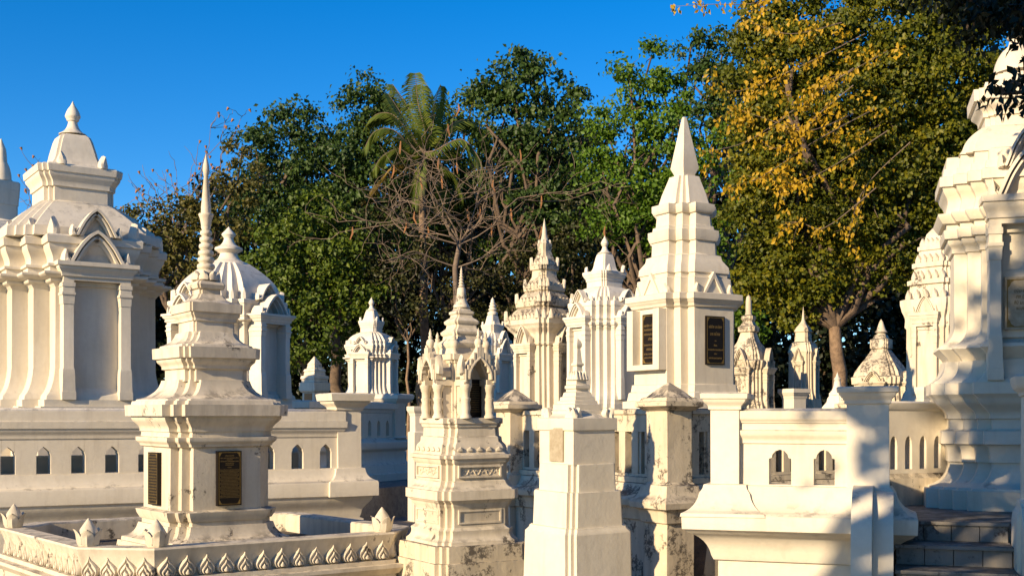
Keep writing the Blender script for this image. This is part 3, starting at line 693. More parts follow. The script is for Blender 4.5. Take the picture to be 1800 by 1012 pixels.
mb = MB(); mb.prism([(-1.95, -EH-.035, .08), (-1.97, -EH-.035, .46), (-1.72, -EH-.035, .60), (-1.45, -EH-.035, .62), (-1.36, -EH-.035, .42), (-1.42, -EH-.035, .05), (-1.7, -EH-.035, .02)], (0, .05, 0))
mb.build('bare_brick_patch', M['brick'], en, 0)
t = MB(); t.box(-EH+.35, EH-.35, -EH+.35, EH-.35, 0, EZ2(742)); t.build('chedi_platform', old, en)

# ------------------------------------------------------------------ gabled shrine in the centre
Hs = Mon('gabled_shrine', 'ornate weathered shrine with gabled niches and ringed spire, centre foreground', 'shrine', 811, 13.8, 59, ([1.36, 1.18, 1.0], [1.36, 1.18, 1.0]), .5, 'worn')
hb = 80
Hs.loft('plinth', [(None, 116), (987, 116), (986, 112), (957, 111), (956, 106)], ref=hb, mat=M['old'])
Hs.loft('pedestal', [(958, 100), (954, 98), (950, 98, (1.6, .4)), (930, 90), (926, 84), (924, 82), (892, 82), (888, 86), (884, 88, 'h'), (878, 95), (877, 99), (861, 99), (860, 95), (857, 93, 'c'), (845, 83), (843, 80), (815, 80), (812, 84), (806, 86), (805, 90), (799, 90), (798, 84), (796, 82), (792, 80), (788, 80), (782, 78), (776, 72), (768, 71), (766, 67), (752, 66), (750, 69), (745, 70), (744, 73), (735, 73), (734, 69)], ref=hb, n=4)
hf, hl = Hs.face(hb, None)
def relief(z0, z1, side):
    a, b = Hs.face(hb, None); w = b*.88; mb = MB()
    zc, hh = (z0+z1)/2, (z0-z1)/2
    for (x0, x1, za, zb_) in ((-w, w, hh-.022, hh), (-w, w, -hh, -hh+.022), (-w, -w+.022, -hh+.022, hh-.022), (w-.022, w, -hh+.022, hh-.022)): mb.box(x0, x1, -a-.022, -a+.01, zc+za, zc+zb_)
    o = turned(mb, side).build('panel_frame', Hs.mat, Hs.root)
    r = MB()
    for k in range(6):
        x = -w*.68+k*w*.272; sg = 1 if k % 2 else -1
        pts = [(x+math.cos(t*.9)*.045*(1-t/8), -a-.001, zc+sg*math.sin(t*.9)*.05*(1-t/8)) for t in range(0, 8)]
        r.tube(pts, [.006]*len(pts), 5)
    turned(r, side).build('scroll_relief', Hs.mat, o)
for side in 'FL':
    relief(Hs.z(818), Hs.z(840), side); relief(Hs.z(896), Hs.z(921), side)
    a, b = Hs.face(hb, 79); lm = leaf_mesh('a', .07, .05, .015, Hs.mat)
    for k in range(5):
        x, y = rot2(-b*.8+k*b*.4, -a-.012, side); put('petal_relief', lm, Hs.root, (x, y, Hs.z(793)), FACE[side])
core = 44
Hs.loft('body', [(736, core), (640, core), (639, 46), (634, 48), (633, 52), (623, 52), (622, 46)], ref=core, plan=([1.15, 1.0], [1.15, 1.0]))
tiers = [(624, 40), (612, 38), (609, 41), (603, 43), (600, 40), (596, 33), (590, 32), (587, 36), (583, 37), (580, 33), (576, 27), (571, 26), (568, 30), (564, 31), (561, 27), (557, 20), (553, 19), (551, 22), (547, 22), (545, 17), (541, 14), (539, 15)]
Hs.loft('tiered_roof', tiers, ref=40, plan=([1.2, 1.0], [1.2, 1.0]), scale=True)
Hs.lathe('bell', [(541, 14.5), (537, 14, 'c'), (520, 8.5), (507, 7), (505, 5)], 12)
rows = []
for k in range(6):
    y = 505-k*5.2; r = 6-k*.7; rows += [(y, r*.65), (y-2, r), (y-4, r*.65)]
Hs.lathe('ringed_spire', rows+[(474, 1.6), (468, .3)], 12)
for sx, sy in ((-1, -1), (1, -1), (-1, 1), (1, 1)):
    a = Hs.face(core, 47, plan=([1.15, 1.0], [1.15, 1.0]))[0]*.86
    Hs.lathe('corner_finial', [(624, 6.5), (618, 7.5), (612, 5), (608, 7), (602, 8.5), (597, 7), (594, 3.5), (590, 4.5), (588, 2.5), (584, 3), (577, .3)], 10, (sx*a, sy*a))
def shrine_porch(side):
    a, b = Hs.face(core, None, plan=([1.15, 1.0], [1.15, 1.0])); R = Hs.root; s = Hs.s
    dep = .20; w = 30*s; mat = Hs.mat
    for sg in (-1, 1):
        x, y = rot2(sg*(w-.045), -a-dep+.04, side)
        Hs.lathe('baluster_column', [(735, 10), (731, 10), (729, 8), (725, 7.2), (716, 8.6), (706, 7), (702, 8.5), (699, 8.5), (698, 7), (688, 7.2), (686, 8.5), (682, 9), (679, 10.5), (675, 10.5)], 10, (x, y))
        mb = MB(); mb.box(min(sg*(w-.02), sg*(w-.075)), max(sg*(w-.02), sg*(w-.075)), -a-dep+.09, -a+.02, Hs.z(735), Hs.z(677)); turned(mb, side).build('side_wall', mat, R)
    mb = MB()
    zc = Hs.z(677)
    for sg in (-1, 1): mb.box(min(sg*w, sg*(w-.10)), max(sg*w, sg*(w-.10)), -a-dep, -a+.02, zc, zc+.07)
    turned(mb, side).build('impost', mat, R)
    # pediment plate with pointed opening
    zt = Hs.z(610); z1 = zc+.07; ow = w*.66; oh = (zt-z1)*.66
    inn = catmull([(ow, 0), (ow*.92, oh*.35), (ow*.55, oh*.72), (0, oh)], 4)
    outp = [(w*1.06, 0), (w*1.10, (zt-z1)*.20), (w*.86, (zt-z1)*.26), (w*.66, (zt-z1)*.48), (w*.40, (zt-z1)*.74), (w*.14, (zt-z1)*.96), (0, (zt-z1)*1.05)]
    n = len(inn); k = [min(len(outp)-1, i*(len(outp)-1)/(n-1)) for i in range(n)]
    def lerp_out(t):
        i = min(int(t), len(outp)-2); f_ = t-i; return (outp[i][0]*(1-f_)+outp[i+1][0]*f_, outp[i][1]*(1-f_)+outp[i+1][1]*f_)
    oo = [lerp_out(t) for t in k]
    mb = MB()
    for sg in (-1, 1):
        v = []; f = []
        for (i_, o_) in zip(inn, oo):
            v += [(sg*i_[0], -a-dep-.02, z1+i_[1]), (sg*o_[0], -a-dep-.02, z1+o_[1]), (sg*o_[0], -a-dep+.07, z1+o_[1]), (sg*i_[0], -a-dep+.07, z1+i_[1])]
        for j in range(n-1):
            for e in range(4): f.append((j*4+e, j*4+(e+1) % 4, j*4+4+(e+1) % 4, j*4+4+e))
        f += [(3, 2, 1, 0)]
        mb.add(v, f)
    pd = turned(mb, side).build('pediment', mat, R)
    mo = MB()
    for sg in (-1, 1):
        mo.tube([(sg*i_[0]*1.10, -a-dep-.025, z1+i_[1]*1.06) for i_ in inn], [.018]*n, 6)
        for t in range(1, 7):
            p = lerp_out(.9+t*.8); mo.box(sg*p[0]-.012, sg*p[0]+.012, -a-dep-.035, -a-dep+.02, z1+p[1]-.12, z1+p[1]+.03)
    turned(mo, side).build('flame_edge', mat, pd)
    for sg in (-1, 1):
        x, y = rot2(sg*w*1.12, -a-dep+.02, side); put('horn', leaf_mesh('a', .085, .22, .06, mat), R, (x, y, z1+.06), FACE[side])
    x, y = rot2(0, -a-dep+.02, side)
    Hs.lathe('gable_finial', [(612, 3), (606, 6), (600, 7.5), (595, 6), (592, 2.5), (589, 4), (586, 2), (583, 2.8), (574, .3)], 10, (x, y))
    # little pitched roof back to the body
    rf = MB(); rf.prism([(-w*.95, -a-dep+.05, z1+.10), (0, -a-dep+.05, zt-.06), (w*.95, -a-dep+.05, z1+.10), (w*.95, -a-dep+.05, z1+.03), (w*.62, -a-dep+.05, z1+.03), (0, -a-dep+.05, z1+oh+.03), (-w*.62, -a-dep+.05, z1+.03), (-w*.95, -a-dep+.05, z1+.03)], (0, dep, 0))
    turned(rf, side).build('porch_roof', mat, R)
    plaque(R, 'plaque', side, a, .03, (Hs.z(665)+Hs.z(733))/2, .20, Hs.z(665)-Hs.z(733), M['granite'] if side == 'F' else M['worn'], [(.36-.06*i, .7, .03) for i in range(13)] if side == 'F' else [], .03, False, 21)
for s_ in 'FL': shrine_porch(s_)

# ------------------------------------------------------------------ stepped monument with knob-tipped spire, in front
I = Mon('stepped_monument', 'plain white monument of stacked square blocks with knobbed spire, front centre', 'monument', 1015, 12.2, 54.5, ([1.24, 1.10, .96], [1.24, 1.10, .96]), .42, 'clean')
ib = 77
I.loft('lower_blocks', [(None, 97), (938, 93), (937, 93), (930, 86), (926, 85), (925, 79), (865, 76.5), (864, 76.5), (863, 68), (816, 66.5), (815, 65)], ref=ib)
I.loft('upper_block', [(816, 67), (757, 66), (756, 70), (754, 70.5), (735, 70.5), (734, 64), (728, 52), (727, 50)], ref=67, plan=([1.0], [1.0]))
I.loft('stepped_spire', [(729, 51), (722, 50), (721, 43), (711, 42), (710, 36), (705, 35), (704, 31), (698, 30), (697, 26), (690, 24), (688, 18), (685, 18), (683, 22), (678, 22), (676, 16), (670, 14.5), (667, 15.5), (664, 16, 'c'), (646, 8), (644, 8), (642, 11), (639, 11), (637, 8), (614, 5), (612, 5), (609, 7.5), (604, 7.5), (600, 6), (595, 1)], ref=51, plan=([1.0], [1.0]), scale=True)
ia, _ = I.face(67, 69, plan=([1.0], [1.0]))
om = leaf_mesh('a', .075, .12, .05, I.mat)
for sx in (-1, 1):
    for sy in (-1, 1):
        for dx, dy, r in ((.0, .0, math.atan2(sy, sx)+math.pi/2), (-sx*.06, .01, 0), (.01*sx, -sy*.06, math.pi/2)):
            put('corner_ornament', om, I.root, (sx*(ia-.05)+dx, sy*(ia-.05)+dy, I.zh(735, 70)-.008), r)
plaque(I.root, 'plaque', 'L', I.face(67, None, plan=([1.0], [1.0]))[0], .02, (I.z(752)+I.z(812))/2, .22, I.z(752)-I.z(812), M['tanplaque'], [], .015, False, 9)
lm = leaf_mesh('p', .035, .10, .02, I.mat)
for k in range(4):
    for side in 'FL':
        x, y = rot2(-.06+.04*k, -.078, side); put('spire_petal', lm, I.root, (x, y, I.zh(668, 15)), FACE[side], tilt=-.30)

# ------------------------------------------------------------------ many-tiered spire chedi
K = Mon('tiered_chedi', 'old white chedi with many crested tiers tapering to a needle, centre', 'stupa', 957, 25.5, 47, plan3(1.0, .2, 2), .5, 'worn')
kb = 52
K.loft('body', [(None, 66), (735, 66), (733, 60), (722, 58, 'c'), (706, kb), (608, kb), (606, 56), (603, 56), (602, 53), (590, 53, 'h'), (572, 66), (569, 70), (560, 71), (556, 64)], ref=kb)
K.loft('tiers', [(558, 62), (546, 54), (540, 46), (538, 50), (528, 51), (525, 46), (518, 40), (512, 33), (510, 36), (502, 37), (499, 32), (492, 26), (486, 22), (475, 21), (473, 25), (465, 26), (462, 21), (450, 15), (440, 11), (437, 12), (428, 13), (425, 9)], ref=62, scale=True, mat=M['mossy'])
K.lathe('needle', [(427, 8.5), (424, 8, 'c'), (405, 4), (384, .3)], 8)
for (yy, hw, n, hgt) in ((560, 70, 9, 9), (530, 51, 7, 9), (503, 37, 5, 8), (465, 25.5, 4, 8), (429, 12.5, 3, 5)):
    gk = K.ref(K.plan, 52); sc_ = K.ref(K.plan, hw); r = K.plan[0][0]*sc_; mb = MB(); hh = hgt*K.s
    for side in 'FLRB':
        b = MB(); wface = K.plan[0][-1]*sc_
        for k in range(n):
            x = -wface+2*wface*(k+.5)/n; w = wface/n*.8
            kz = K.zh(yy, hw)-.01; b.prism([(x-w, -r+.01, kz), (x+w, -r+.01, kz), (x+w*1.1, -r+.01, kz+hh*.5), (x, -r+.01, kz+hh), (x-w*1.1, -r+.01, kz+hh*.5)], (0, .05, 0))
        turned(b, side); mb.add(b.v, b.f)
    mb.build('crest', M['old'], K.root)['kind'] = 'stuff'
    lm = leaf_mesh('a', hgt*.8*K.s, hgt*2.0*K.s, hgt*.6*K.s, K.mat)
    q = redent(*K.plan)
    for i in range(0, len(q), 2):
        for sx in (-1, 1):
            for sy in (-1, 1): put('antefix', lm, K.root, (sx*(q[i][0]*sc_-.03), sy*(q[i][1]*sc_-.03), K.zh(yy, hw)-.02), math.atan2(sy*q[i][1], sx*q[i][0])+math.pi/2)
ka, _ = K.face(kb, None)
for side in 'FL': porch(K, side, K.z(722), K.z(708), K.z(640), K.z(612), ka, 20*K.s, 12*K.s, 32*K.s, upper=False)

# ------------------------------------------------------------------ far small chedis
def small_chedi(name, label, c, D, az, rows, fin, mat='old', plan=None, ref=None, seg=12, group=None, porch_=None):
    m = Mon(name, label, 'stupa', c, D, az, plan or plan3(1.0, .2, 2), .2, mat, group)
    b = [r for r in rows]
    m.loft('body', b[0], ref=ref or b[0][0][1])
    if len(b) > 1: m.loft('roof', b[1], ref=b[1][0][1], scale=True, mat=M['mossy'])
    m.lathe('finial', fin, seg)
    if porch_:
        a, _ = m.face(ref or b[0][0][1], None)
        for side in 'FL': porch(m, side, *[m.z(v) for v in porch_[:4]], a, porch_[4]*m.s, porch_[5]*m.s, porch_[6]*m.s, upper=False)
    return m
py = Mon('pyramid_chedi', 'small low pyramid-roofed chedi with orange plaque, left before the trees', 'stupa', 553, 42, 36, ([1.0], [1.0]), .2, 'worn')
py.loft('body', [(None, 26), (718, 26), (716, 21), (690, 21), (688, 25), (684, 26)], ref=21)
py.loft('stepped_roof', [(686, 27), (672, 27), (671, 23), (666, 23), (665, 25), (660, 24), (659, 19), (653, 18), (652, 20), (648, 18), (647, 14), (641, 12), (640, 13), (626, 1)], ref=27)
a, b = py.face(21, None)
turned(MB().box(-b*.6, b*.6, -a-.03, -a+.01, py.z(712), py.z(691)), 'L').build('plaque', M['orange'], py.root)
small_chedi('bullet_chedi', 'mossy small chedi with bullet-shaped tip just right of the obelisk-roofed chedi', 1316, 24, 34,
    [[(None, 46), (720, 46), (700, 38), (650, 38), (646, 42), (634, 46), (632, 40)], [(634, 36), (622, 33), (612, 29), (606, 25), (600, 20), (590, 16), (584, 14), (582, 18), (574, 19), (571, 14), (564, 10), (560, 13), (555, 13), (553, 8)]],
    [(555, 7), (550, 5.5), (530, 5.2), (522, 4), (518, .3)], ref=38, porch_=(718, 704, 672, 652, 17, 9, 34))
small_chedi('slender_chedi', 'slim worn white chedi with tall door niche, before the bare forked trunk', 1412, 25, 36,
    [[(None, 32), (712, 32), (700, 30), (694, 29, 'c'), (680, 25), (622, 25), (618, 27), (614, 25), (606, 23)], [(610, 23), (602, 21), (600, 15), (584, 14), (582, 16), (577, 14), (570, 8), (566, 5)]],
    [(570, 5), (566, 4.5, 'c'), (555, 2), (539, .3)], ref=25, porch_=(700, 690, 652, 638, 9, 5, 22))
small_chedi('bell_chedi', 'tiny white bell-shaped chedi poking up behind the front wall', 1472, 28, 40,
    [[(None, 26), (716, 26), (706, 18), (700, 17), (696, 14), (690, 14)]], [(694, 14), (688, 12, 'c'), (672, 6), (668, 5), (666, 6.5), (662, 3), (654, .3)], 'white', ref=17)
small_chedi('mossy_chedi', 'weathered white chedi with mossy sloping roof near the right-hand chedi', 1549, 29, 36,
    [[(None, 54), (716, 50), (690, 46), (676, 46), (674, 50), (662, 51), (658, 44)], [(662, 48), (652, 45), (640, 36), (626, 25), (616, 18), (613, 16), (612, 19), (596, 19), (594, 14), (588, 11)]],
    [(592, 9), (586, 8), (584, 11), (580, 8), (574, 6), (566, 3.5), (561, .3)], ref=46, porch_=(712, 704, 690, 676, 20, 9, 20))
o5 = Mon('crested_tower', 'ornate crested white tower mostly hidden behind the right-hand chedi', 'stupa', 1648, 23, 44, plan3(1.0, .2, 2), .5, 'worn')
o5.loft('body', [(None, 68), (716, 66), (700, 60), (690, 57, 'c'), (676, 52), (576, 52), (572, 55), (560, 54, 'h'), (540, 60), (532, 62), (524, 62), (522, 56)], ref=52)
o5.loft('tiers', [(524, 50), (500, 45), (498, 50), (490, 50), (488, 41), (470, 38), (468, 42), (460, 42), (458, 33), (440, 30), (438, 33), (431, 33), (429, 24), (410, 18), (400, 8)], ref=50, scale=True)
for yy, hw, h_ in ((524, 61, 18), (490, 49, 17), (460, 41, 16), (431, 32, 15)):
    lm = leaf_mesh('a', 9*o5.s, h_*o5.s, 6*o5.s, o5.mat); sc_ = o5.ref(o5.plan, hw); r = o5.plan[0][0]*sc_
    for side in 'FL':
        for k in range(5):
            x, y = rot2(-r*.62+r*.31*k, -r+.05, side); put('antefix', lm, o5.root, (x, y, o5.zh(yy, hw)-.01), FACE[side])
a, _ = o5.face(52, None)
for side in 'FL': porch(o5, side, o5.z(692), o5.z(680), o5.z(600), o5.z(560), a, 22*o5.s, 9*o5.s, 30*o5.s, upper=False)
for (c, D, hw, yt, yb, lab) in ((1396, 24, 28, 683, 700, 'plain white capped post below the slim worn chedi'), (1623, 21, 15, 680, 700, 'small white capped post left of the right-hand chedi'), (735, 25, 20, 714, 730, 'stepped white plinth block left of the gabled shrine')):
    p = Mon('capped_post', lab, 'post', c, D, 60, ([1.0], [1.0]), .1, 'white', 'capped posts among the chedis')
    p.loft('shaft', [(None, hw*.9), (yb+30, hw*.9), (yb+28, hw*.72), (yb, hw*.72)], ref=hw)
    p.loft('cap', [(yb+.5, hw*.74), (yb-2, hw*.78, 'h'), (yt+8, hw*.95), (yt+7, hw), (yt, hw)], ref=hw)

# wall of the far left terrace, seen end on in shade
g0_ = W(712, 740, 29.5); GZ = lambda y: zz(y, 28)
gw = tag(empty('terrace_wall', (g0_.x, g0_.y, 0), math.radians(90-24)), 'shaded white terrace wall with five slit openings below the small domed chedi', 'wall')
niche_panel(gw, 'wall_panel', -4.2, -.5, .05, .3, GZ(770), GZ(726), [(-.78-.42*i, .15, GZ(766), GZ(738)) for i in range(8)], 'slit', M['white'])
rect_loft(gw, 'coping', -4.2, -.5, .05, .3, [(GZ(726.5), 0), (GZ(724), .03), (GZ(720), .04), (GZ(718), .09), (GZ(708), .10), (GZ(706), .02)], M['white'])
rect_loft(gw, 'wall_base', -4.2, -.02, .05, .42, [(0, .22), (GZ(834), .22), (GZ(832), .18), (GZ(818), .14, 'c'), (GZ(806), .04), (GZ(796), .04, 'h'), (GZ(788), .16), (GZ(778), .16), (GZ(770), .02)], M['white'])
rect_loft(gw, 'end_pier', -.52, 0, -.02, .5, [(GZ(771), .04), (GZ(768), 0), (GZ(712), 0), (GZ(709), .03, 'h'), (GZ(701), .12), (GZ(699), .15), (GZ(692), .16), (GZ(690), .12)], M['white'])
t = MB(); t.box(-5, -.4, .5, 6, 0, GZ(772)); tf = t.build('terrace_floor', M['ground']); tf['kind'] = 'structure'; tf.location = gw.location; tf.rotation_euler = gw.rotation_euler
t = MB(); t.box(-5.5, 1.4, -1.6, -.2, 0, zz(846, 28)); tf = t.build('stone_platform', M['ground']); tf['kind'] = 'structure'; tf.location = gw.location; tf.rotation_euler = gw.rotation_euler

# ------------------------------------------------------------------ front right wall, stairs, end post
o0 = W(1250, 740, 11.6); OZ = lambda y: zz(y, 11.35); cl = M['clean']
ow = tag(empty('front_wall', (o0.x, o0.y, 0), math.radians(90-108)), 'thick white parapet wall with two arched openings beside the stairs', 'wall')
niche_panel(ow, 'wall_panel', .24, 1.30, .05, .27, OZ(855), OZ(780), [(.655, .212, OZ(852), OZ(790)), (1.068, .195, OZ(852), OZ(790))], 'trefoil', cl)
rect_loft(ow, 'coping', .24, 1.30, .05, .27, [(OZ(780.5), .0), (OZ(779), .012), (OZ(776), .012, 'h'), (OZ(762), .05), (OZ(757), .055), (OZ(755), .02), (OZ(744), .02), (OZ(743), .035, 'h'), (OZ(735), .06), (OZ(722), .06), (OZ(717), .0)], cl)
for x0, x1, yt in ((-.0, .275, 690), (1.275, 1.66, 680)):
    rect_loft(ow, 'pillar', x0, x1, -.02, .34, [(OZ(857), .02), (OZ(852), .0), (OZ(yt+31), .0), (OZ(yt+29), .02), (OZ(yt+26), .02, 'h'), (OZ(yt+13), .065), (OZ(yt+11), .07), (OZ(yt+10), .085), (OZ(yt+2), .09), (OZ(yt), .075)], cl)
rect_loft(ow, 'wall_base', .0, 1.66, -.02, .4, [(0, -.06), (OZ(990), -.06), (OZ(988), -.02), (OZ(980), .0, (.15, .7)), (OZ(936), .20), (OZ(932), .22), (OZ(930), .245), (OZ(906), .25), (OZ(903), .24, 'c'), (OZ(866), .06), (OZ(857), .03), (OZ(854.5), .02)], cl)
rect_loft(ow, 'pillar_foot', .0, .29, -.02, .4, [(OZ(908), .262), (OZ(902), .255, 'c'), (OZ(868), .10), (OZ(860), .07), (OZ(853), .06), (OZ(852), .0)], cl)
def cheek(par, x0, x1, dz, dy):
    zt = 1.50-dz; y1 = -.78+dy
    pts = catmull([(.0, zt), (-.28, zt-.015), (-.48+dy*.6, zt-.10), (y1+.08, zt-.28), (y1, zt-.52)], 4)+[(y1, 0)]
    mb = MB(); mb.prism([(x0, y, z) for y, z in pts]+[(x0, 0.0, 0)], (x1-x0, 0, 0)); return mb.build('stair_cheek', cl, par)
cheek(ow, 1.34, 1.52, 0, 0); cheek(ow, 1.52, 1.70, .05, .10)
st = tag(empty('stone_stairs', (o0.x, o0.y, 0), math.radians(90-108)), 'worn grey stone steps climbing to the right-hand chedi in deep shade', 'stairs')
LZ = 1.15
for i in range(1, 7):
    z = LZ-.185*i; yf = .32-.44*i
    for k in range(4):
        w = 1.0/4; x = 1.72+k*w
        MB().box(x+.003, x+w-.003, yf+.03, yf+.46, z-.185 if z > .2 else 0.0, z-.035).build('riser_block', M['stairs'], st)
    MB().box(1.712, 2.728, yf, yf+.46, z-.034, z).build('tread', M['stairs'], st)
MB().box(1.712, 2.728, .32, .42, LZ-.034, LZ-.001).build('tread', M['stairs'], st)
for k in range(4): MB().box(1.72+k*.25+.003, 1.72+(k+1)*.25-.003, .35, .42, LZ-.185, LZ-.036).build('riser_block', M['stairs'], st)
t = MB(); t.box(.5, 5.6, .42, 6.5, 0, LZ); lf = t.build('landing', M['stairs']); lf['kind'] = 'structure'; lf.location = st.location; lf.rotation_euler = st.rotation_euler
ep = tag(empty('stair_post', (o0.x, o0.y, 0), math.radians(90-108)), 'bluish shaded white stair post cut off by the right edge', 'post')
rect_loft(ep, 'shaft', 2.80, 3.14, -.30, .06, [(OZ(872), .03), (OZ(868), .0), (OZ(700), .0), (OZ(698), .02), (OZ(696), .02, 'h'), (OZ(684), .07), (OZ(680), .08), (OZ(668), .09), (OZ(665), .07)], cl)
rect_loft(ep, 'foot', 2.80, 3.14, -.30, .06, [(0, .07), (OZ(905), .07), (OZ(890), .06, 'c'), (OZ(873), .03), (OZ(870), .01)], cl)
cheek(ep, 2.76, 2.92, .10, .0)
# side wall with blind arches behind the front wall
p0 = W(1548, 740, 13.3)
sw = tag(empty('side_wall', (p0.x, p0.y, 0), math.radians(90-62)), 'shaded low wall with round-topped openings between front wall and right-hand chedi', 'wall')
SZ = lambda y: zz(y, 13.8)
niche_panel(sw, 'wall_panel', 0, 1.9, 0, .2, LZ, SZ(722), [(.20+.23*i, .11, SZ(822), SZ(765)) for i in range(7)], 'round', cl)
rect_loft(sw, 'coping', 0, 1.9, 0, .2, [(SZ(722.5), .0), (SZ(718), .03), (SZ(709), .04), (SZ(706), .0)], cl)
rect_loft(sw, 'plinth', 0, 1.9, 0, .2, [(LZ-.02, .06), (SZ(838), .06), (SZ(832), .02), (SZ(830), .005)], M['old'])

# ------------------------------------------------------------------ trees
RNG = np.random.default_rng(7)
def unit(v): return v/np.maximum(np.linalg.norm(v, axis=1, keepdims=True), 1e-9)
def leaf_cloud(name, parent, P, Nrm, size, aspect, mat, droop=.35, rng=RNG):
    """one folded four-cornered leaf at each point"""
    n = len(P)
    r = unit(rng.normal(size=(n, 3))); t = r-(r*Nrm).sum(1, keepdims=True)*Nrm; t[:, 2] -= droop; t = unit(t)
    b = unit(np.cross(Nrm, t)); nn = np.cross(t, b)
    Ls = size*rng.uniform(.65, 1.35, (n, 1)); w = Ls*aspect*rng.uniform(.8, 1.2, (n, 1))
    base = P; tip = P+t*Ls-nn*Ls*.12; mid = P+t*Ls*.45
    l = mid+b*w+nn*w*.35; q = mid-b*w+nn*w*.35
    V = np.stack([base, l, tip, q], 1).reshape(-1, 3)
    me = bpy.data.meshes.new(name); me.vertices.add(4*n); me.vertices.foreach_set('co', V.astype(np.float32).ravel())
    idx = np.arange(4*n, dtype=np.int32).reshape(n, 4)
    tri = np.concatenate([idx[:, [0, 1, 2]], idx[:, [0, 2, 3]]], 1).reshape(-1)
    me.loops.add(len(tri)); me.loops.foreach_set('vertex_index', tri)
    me.polygons.add(2*n); me.polygons.foreach_set('loop_start', np.arange(0, 6*n, 3, dtype=np.int32)); me.polygons.foreach_set('loop_total', np.full(2*n, 3, np.int32))
    me.update(); me.validate()
    o = link(name, me, mat, parent); o['kind'] = 'stuff'; return o

def crown_points(blobs, D, dens, rc, per, spread=.75, rng=RNG, base=(0, 0, 0), inner=.45, depth=.85):
    """clumps spread over (and partly through) the lobes of a crown; lobes are given as (column, row, radius) at the tree's distance"""
    Ps, Ns = [], []
    for bl in blobs:
        px, py, rp = bl[:3]; dd = bl[3] if len(bl) > 3 else 0
        C = np.array(W(px, py, D+dd)); R = rp*(D+dd)/F
        n = max(3, int(.72*dens*R*R))
        d = unit(rng.normal(size=(n, 3))); d[:, 1] = np.where(rng.random(n) < .5, -np.abs(d[:, 1]), d[:, 1])
        rad = R*np.where(rng.random((n, 1)) < .88, rng.uniform(.74, 1.08, (n, 1)), rng.uniform(inner, .8, (n, 1)))
        cc = C+d*rad*np.array([1, depth, .92])
        m = rng.poisson(per*1.3, n)+3
        k = np.repeat(np.arange(n), m); cr = rc*rng.uniform(.55, 1.25, n)[k][:, None]
        off = rng.normal(size=(len(k), 3))*np.array([.62, .62, .36])*cr
        P = cc[k]+off
        Nn = unit(d[k]*.60+np.array([-.15, -.15, .40])+rng.normal(size=(len(k), 3))*spread)
        Ps.append(P); Ns.append(Nn)
    return np.concatenate(Ps)-np.array(base), np.concatenate(Ns)

def wobble(a, b, n, amp, rnd):
    a, b = Vector(a), Vector(b); out = []
    for i in range(n+1):
        t = i/n; p = a.lerp(b, t)
        k = math.sin(math.pi*t)*amp if 0 < i < n else 0
        out.append(p+Vector((rnd.uniform(-k, k), rnd.uniform(-k, k), rnd.uniform(-k, k)*.5)))
    return out
def trunk_and_limbs(root, base, D, blobs, trunk_r, fork, bark, rnd, twigs=6):
    """tapered trunk up to the fork, limbs out to every lobe, twigs within the lobes"""
    mb = MB(); loc = Vector(base)
    fk = Vector(fork)-loc
    pts = wobble((0, 0, 0), fk, 7, trunk_r*.9, rnd)
    mb.tube(pts, [trunk_r*(1.35 if i == 0 else 1-.45*i/7) for i in range(8)], 9); mb.build('trunk', bark, root, 60)
    lb = MB()
    for bl in blobs:
        C = W(bl[0], bl[1], D+(bl[3] if len(bl) > 3 else 0))-loc; R = bl[2]*D/F
        p = wobble(fk, C, 6, .12*(C-fk).length, rnd); lb.tube(p, [trunk_r*.42*(1-.75*i/6)+.01 for i in range(7)], 6, False)
        for k in range(twigs):
            a = p[rnd.randint(3, 6)]; d = Vector((rnd.gauss(0, 1), rnd.gauss(0, 1), rnd.gauss(.3, .8))).normalized()
            q = wobble(a, a+d*R*rnd.uniform(.6, 1.0), 4, R*.1, rnd); lb.tube(q, [.035*(1-.18*i)*max(.6, trunk_r*3) for i in range(5)], 4, False)
    lb.build('limbs', M['bark'], root, 60)

LF = .86
def tree(name, label, cx, D, blobs, leaf, fork_y, trunk_r=.25, dens=9, rc=.55, per=60, size=.2, aspect=.32, bark='bark', seed=1, spread=.75, extra=None, twigs=5, inner=.45, droop=.35, cat='tree'):
    rng = np.random.default_rng(seed); rnd = random.Random(seed)
    X = (cx-900)/F*D; root = empty(name, (X, D, 0)); tag(root, label, cat)
    trunk_and_limbs(root, (X, D, 0), D, blobs, trunk_r, W(cx+rnd.uniform(-6, 6), fork_y, D), M[bark], rnd, twigs)
    P, Nn = crown_points(blobs, D, dens, rc, per*1.25, spread, rng, (X, D, 0), inner)
    leaf_cloud('crown', root, P, Nn, size*LF, aspect, L[leaf], droop, rng)
    return root

# far dark wood: trees standing one behind another at the back, each its own tree
rb = random.Random(3); k = 0
words = ['first', 'second', 'third', 'fourth', 'fifth', 'sixth', 'seventh', 'eighth', 'ninth', 'tenth', 'eleventh', 'twelfth', 'thirteenth', 'fourteenth']
tops = [430, 400, 330, 300, 290, 300, 260, 250, 280, 260, 210, 200, 200, 240]
for i in range(14):
    cx = 150+i*128; D = 62+rb.uniform(-2, 4); top = tops[i]
    bl = [(cx+rb.uniform(-30, 30), top+50, 75)]
    y = top+130
    while y < 800:
        for dx in (-70, 0, 70): bl.append((cx+dx+rb.uniform(-25, 25), y+rb.uniform(-20, 20), 70+rb.uniform(-10, 10)))
        y += 95
    tree('dark_tree', 'dark backdrop tree in the rear row, %s counted from the left' % words[i], cx, D, bl, 'deep', 700, .3, 7, .75, 34, .34, .42, seed=40+i, twigs=1)

